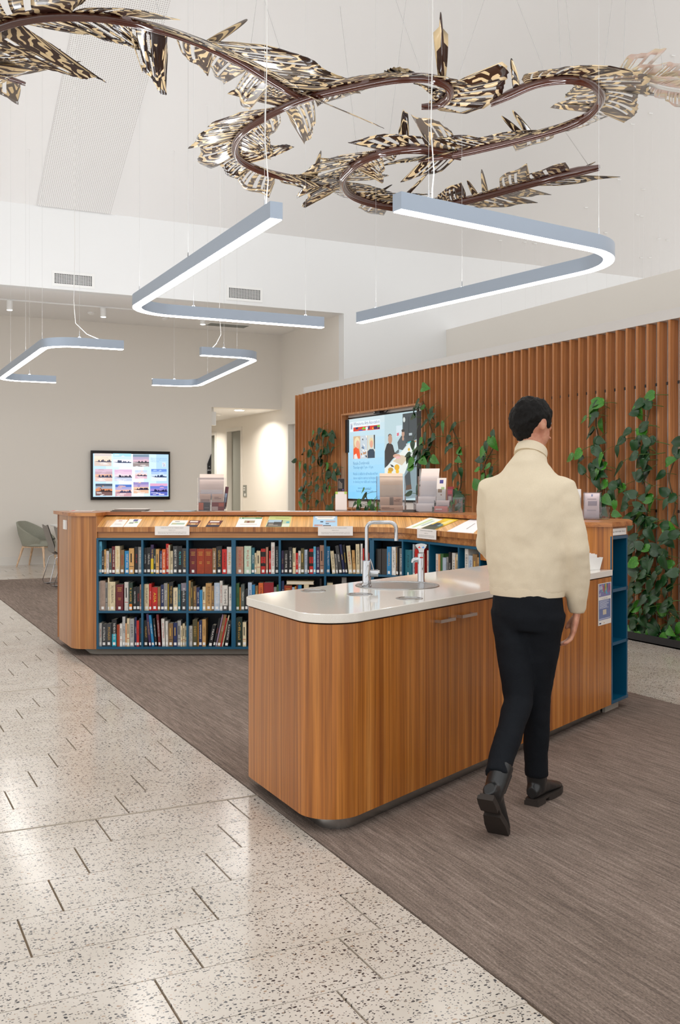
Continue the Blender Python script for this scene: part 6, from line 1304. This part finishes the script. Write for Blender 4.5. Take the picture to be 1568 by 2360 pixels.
# --- body (one mesh): head, neck, trunk, arms with hands, legs
mb = MB()
ball(mb, H3(0,-.005,1.735), .076, .092, .098, hR_, hF); ball(mb, H3(0,.022,1.675), .058, .066, .072, hR_, hF)
mb.tube([H3(0,.085,1.735), H3(0,.104,1.70), H3(0,.098,1.69)], [.008,.014,.010], 10)
for s_ in (-1,1): ball(mb, H3(s_*.079,-.008,1.715), .010, .022, .034, hR_, hF, 10, 8)
mb.tube([H3(-.028,.09,1.655), H3(0,.098,1.655), H3(.028,.09,1.655)], [.005,.008,.005], 8)
mb.tube([C3(TC.x+.0,TC.y,1.46), C3(HC.x-.005,HC.y-.005,1.56), H3(0,-.012,1.68)], [.062,.056,.058], 16)
mb.rings([el_ring(TC, z, a, b_) for z, a, b_ in ((.86,.12,.08),(.95,.14,.095),(1.1,.145,.1),(1.3,.17,.105),(1.43,.165,.095),(1.49,.10,.07))])
def finger(pts, r): mb.tube(pts, [r*1.05]+[r]*(len(pts)-2)+[r*.72], 10)
mb.tube([shR, elR, wrR], [.045,.038,.028], 14); mb.tube([shL, elL, wrL], [.045,.038,.028], 14)
for A_, B_ in ((hipR,(knR,anR+Vector((0,0,.05)))),(hipL,(knL,anL.lerp(knL,.08)))): mb.tube([A_, *B_], [.075,.048,.035], 14)
# right hand hanging, fingers curling inwards
fF, fR = C3(fw.x,fw.y,0), C3(rt.x,rt.y,0)
def hand(w, down, fwd, inw, s=1.):
    pc = w+down*.05*s; k = w+down*.088*s
    mb.rings([[c+fwd*(a*math.cos(t_))+inw*(b_*math.sin(t_)) for t_ in [2*math.pi*q/14 for q in range(14)]] for c, a, b_ in ((w-down*.012,.024,.018),(w+down*.02,.031,.017),(pc,.041,.017),(k,.042,.014),(k+down*.012,.036,.010))])
    for off, L_ in ((.031,.92),(.0105,1.),(-.0105,.95),(-.031,.78)):
        b0_ = k+fwd*off; p1 = b0_+(down*.036+inw*.008)*L_*s; p2 = p1+(down*.019+inw*.021)*L_*s; p3 = p2+(down*.004+inw*.022)*L_*s
        finger([b0_-down*.01, b0_, p1, p2, p3], .0092)
    t0 = w+down*.03+fwd*.032; finger([w+down*.012+fwd*.02, t0+inw*.010, t0+down*.026+fwd*.014+inw*.022, t0+down*.05+fwd*.010+inw*.032], .0108)
dn = Vector((0,0,-1)); inw = C3(-.93,-.1,0).normalized()
hand(wrR+Vector((0,0,-.012)), (dn*.97+inw*.2).normalized(), (C3(.15,.98,0)).normalized(), inw)
dL = (wrL-elL).normalized(); hand(wrL+dL*.015, dL, Vector((0,0,1)), -fR)
person = mb.build('person', 'skin'); skin_up(person, .0055, 4)
tag(person, 'person walking away in a cream knit jumper, black trousers and black boots', 'person')
# --- hair
mb = MB(); rings = []
for i in range(1, 14):
    t_ = math.pi*i/14; z = 1.732+.112*math.cos(t_)
    rr = math.sin(t_); ring = []
    for k in range(36):
        a = 2*math.pi*k/36; ca, sa = math.cos(a), math.sin(a)
        cut = .0
        x, y = .088*rr*ca, .103*rr*sa-.008
        zz = z
        if sa > .25: zz = max(z, 1.765+.03*(sa-.25))       # forehead line
        elif abs(ca) > .7 and z < 1.725: x *= .86           # above the ears
        if z < 1.70: zz = max(z, 1.612 if sa < -.35 else 1.70)
        ring.append(H3(x, y if sa < .3 else min(y, .098*rr+.0), zz))
    rings.append(ring)
mb.rings(rings[::-1]); hair = mb.build('hair', 'dark_hair', person); skin_up(hair, .0065, 3, .022, .03)
for s_ in (-1,1):
    e = MB(); ball(e, H3(s_*.030,.076,1.722), .011, .011, .009, hR_, hF, 10, 8); e.build('eye', 'white_plastic', person, 60)
    e = MB(); ball(e, H3(s_*.030,.085,1.722), .0045, .003, .0045, hR_, hF, 8, 6); e.build('iris', 'soft_black', person, 60)
# --- jumper
mb = MB()
mb.rings([el_ring(TC, z, a, b_, o_) for z, a, b_, o_ in ((.955,.168,.122,.0),(.975,.176,.128,.0),(1.06,.186,.132,0),(1.2,.196,.135,0),(1.32,.205,.138,0),(1.40,.200,.13,0),(1.455,.165,.112,0),(1.495,.120,.095,.005),(1.535,.088,.080,.012))])
for a, b_, c_ in ((shR,elR,wrR),(shL,elL,wrL)):
    m1, m2 = a.lerp(b_,.5), b_.lerp(c_,.5); i_ = a.lerp(C3(TC.x,TC.y,1.42),.35)
    mb.tube([i_, a, m1, b_, m2, b_.lerp(c_,.86), c_, c_+(c_-b_).normalized()*.012], [.070,.070,.064,.058,.053,.047,.041,.040], 20)
nk = [C3(TC.x+(HC.x-TC.x)*f, TC.y+(HC.y-TC.y)*f, z) for f, z in ((.1,1.50),(.5,1.545),(.75,1.585))]
mb.tube(nk, [.092,.078,.068], 22)
jm = mb.build('jumper', 'oatmeal_knit', person); skin_up(jm, .010, 12, .022, .13)
MB().tube([C3(TC.x+(HC.x-TC.x)*f, TC.y+(HC.y-TC.y)*f, z) for f, z in ((.62,1.572),(.78,1.592),(.9,1.603))], [.074,.0745,.071], 28).build('collar', 'oatmeal_knit', person, 60)
MB().rings([el_ring(TC, z, a, b_) for z, a, b_ in ((.948,.170,.124),(.962,.1735,.1265),(.985,.174,.127))]).build('hem_band', 'oatmeal_knit', person, 60)
# --- trousers
mb = MB()
mb.rings([el_ring(TC+V2(0,-.01), z, a, b_) for z, a, b_ in ((.80,.155,.115),(.86,.166,.125),(.93,.160,.120),(.985,.150,.112))])
for A_, B_, D_, cu in ((hipR,knR,anR,Vector((0,0,.03))),(hipL,knL,anL,(knL-anL).normalized()*.012)):
    mb.tube([A_+Vector((0,0,-.02)), A_.lerp(B_,.45), B_, B_.lerp(D_,.45), D_.lerp(B_,.2)+cu*.0, D_+cu], [.094,.083,.064,.059,.054,.053], 20)
tr = mb.build('trousers', 'black_denim', person); skin_up(tr, .010, 4, .012, .09)
# --- boots
def boot(M, name='boot'):
    mb = MB(); secs = ((.0,.026,.028,.085),(.02,.034,.026,.11),(.07,.037,.026,.115),(.12,.038,.026,.098),(.17,.043,.024,.078),(.22,.044,.022,.064),(.26,.036,.022,.052),(.283,.018,.026,.042))
    rings = []
    for y, w, z0, z1 in secs: rings.append([Vector((w*math.cos(a), y, (z0+z1)/2+(z1-z0)/2*math.sin(a))) for a in [2*math.pi*k/18 for k in range(18)]])
    mb.rings(rings[::-1]); mb.tube([(0,.055,.05),(0,.052,.11),(0,.045,.165),(0,.043,.205)], [.040,.044,.047,.050], 18)
    b_ = mb.build(name, 'boot_leather', person, 0, M); skin_up(b_, .006, 3)
    so = MB(); outl = [(.0,.030),(.05,.036),(.11,.036),(.17,.046),(.225,.046),(.265,.036),(.288,.016)]; pl_ = [(w,y) for y, w in outl]+[(-w,y) for y, w in reversed(outl)]
    so.prism(pl_, .018, .030); so.prism([(.034,-.004),(.037,.035),(.036,.075),(-.036,.075),(-.037,.035),(-.034,-.004)], 0.0, .019); so.prism([(w*1.0,y) for y, w in outl if y > .1]+[(-w,y) for y, w in reversed(outl) if y > .1], .004, .019)
    so.build('boot_sole', 'boot_sole', b_)
    for s_ in (-1,1): MB().add([(s_*.0435,.045,.19),(s_*.043,.075,.185),(s_*.038,.08,.10),(s_*.039,.065,.085)], [(0,1,2,3),(3,2,1,0)]).build('elastic_gusset', 'soft_black', b_)
    return b_
def bframe(X, D, z, head, pitch=0.):
    f = C3(math.sin(head), math.cos(head), 0).normalized(); r = Vector((f.y,-f.x,0)); M = Matrix(((r.x,f.x,0,0),(r.y,f.y,0,0),(0,0,1,0),(0,0,0,1)))
    return Matrix.Translation(C3(X,D,z)) @ M @ Matrix.Rotation(pitch,4,'X')
boot(bframe(.858,4.468,.0045, math.radians(36)))
piv = bframe(.655,4.110,.006, math.radians(30), math.radians(-52)) @ Matrix.Translation((0,-.235,-.012))
boot(piv)
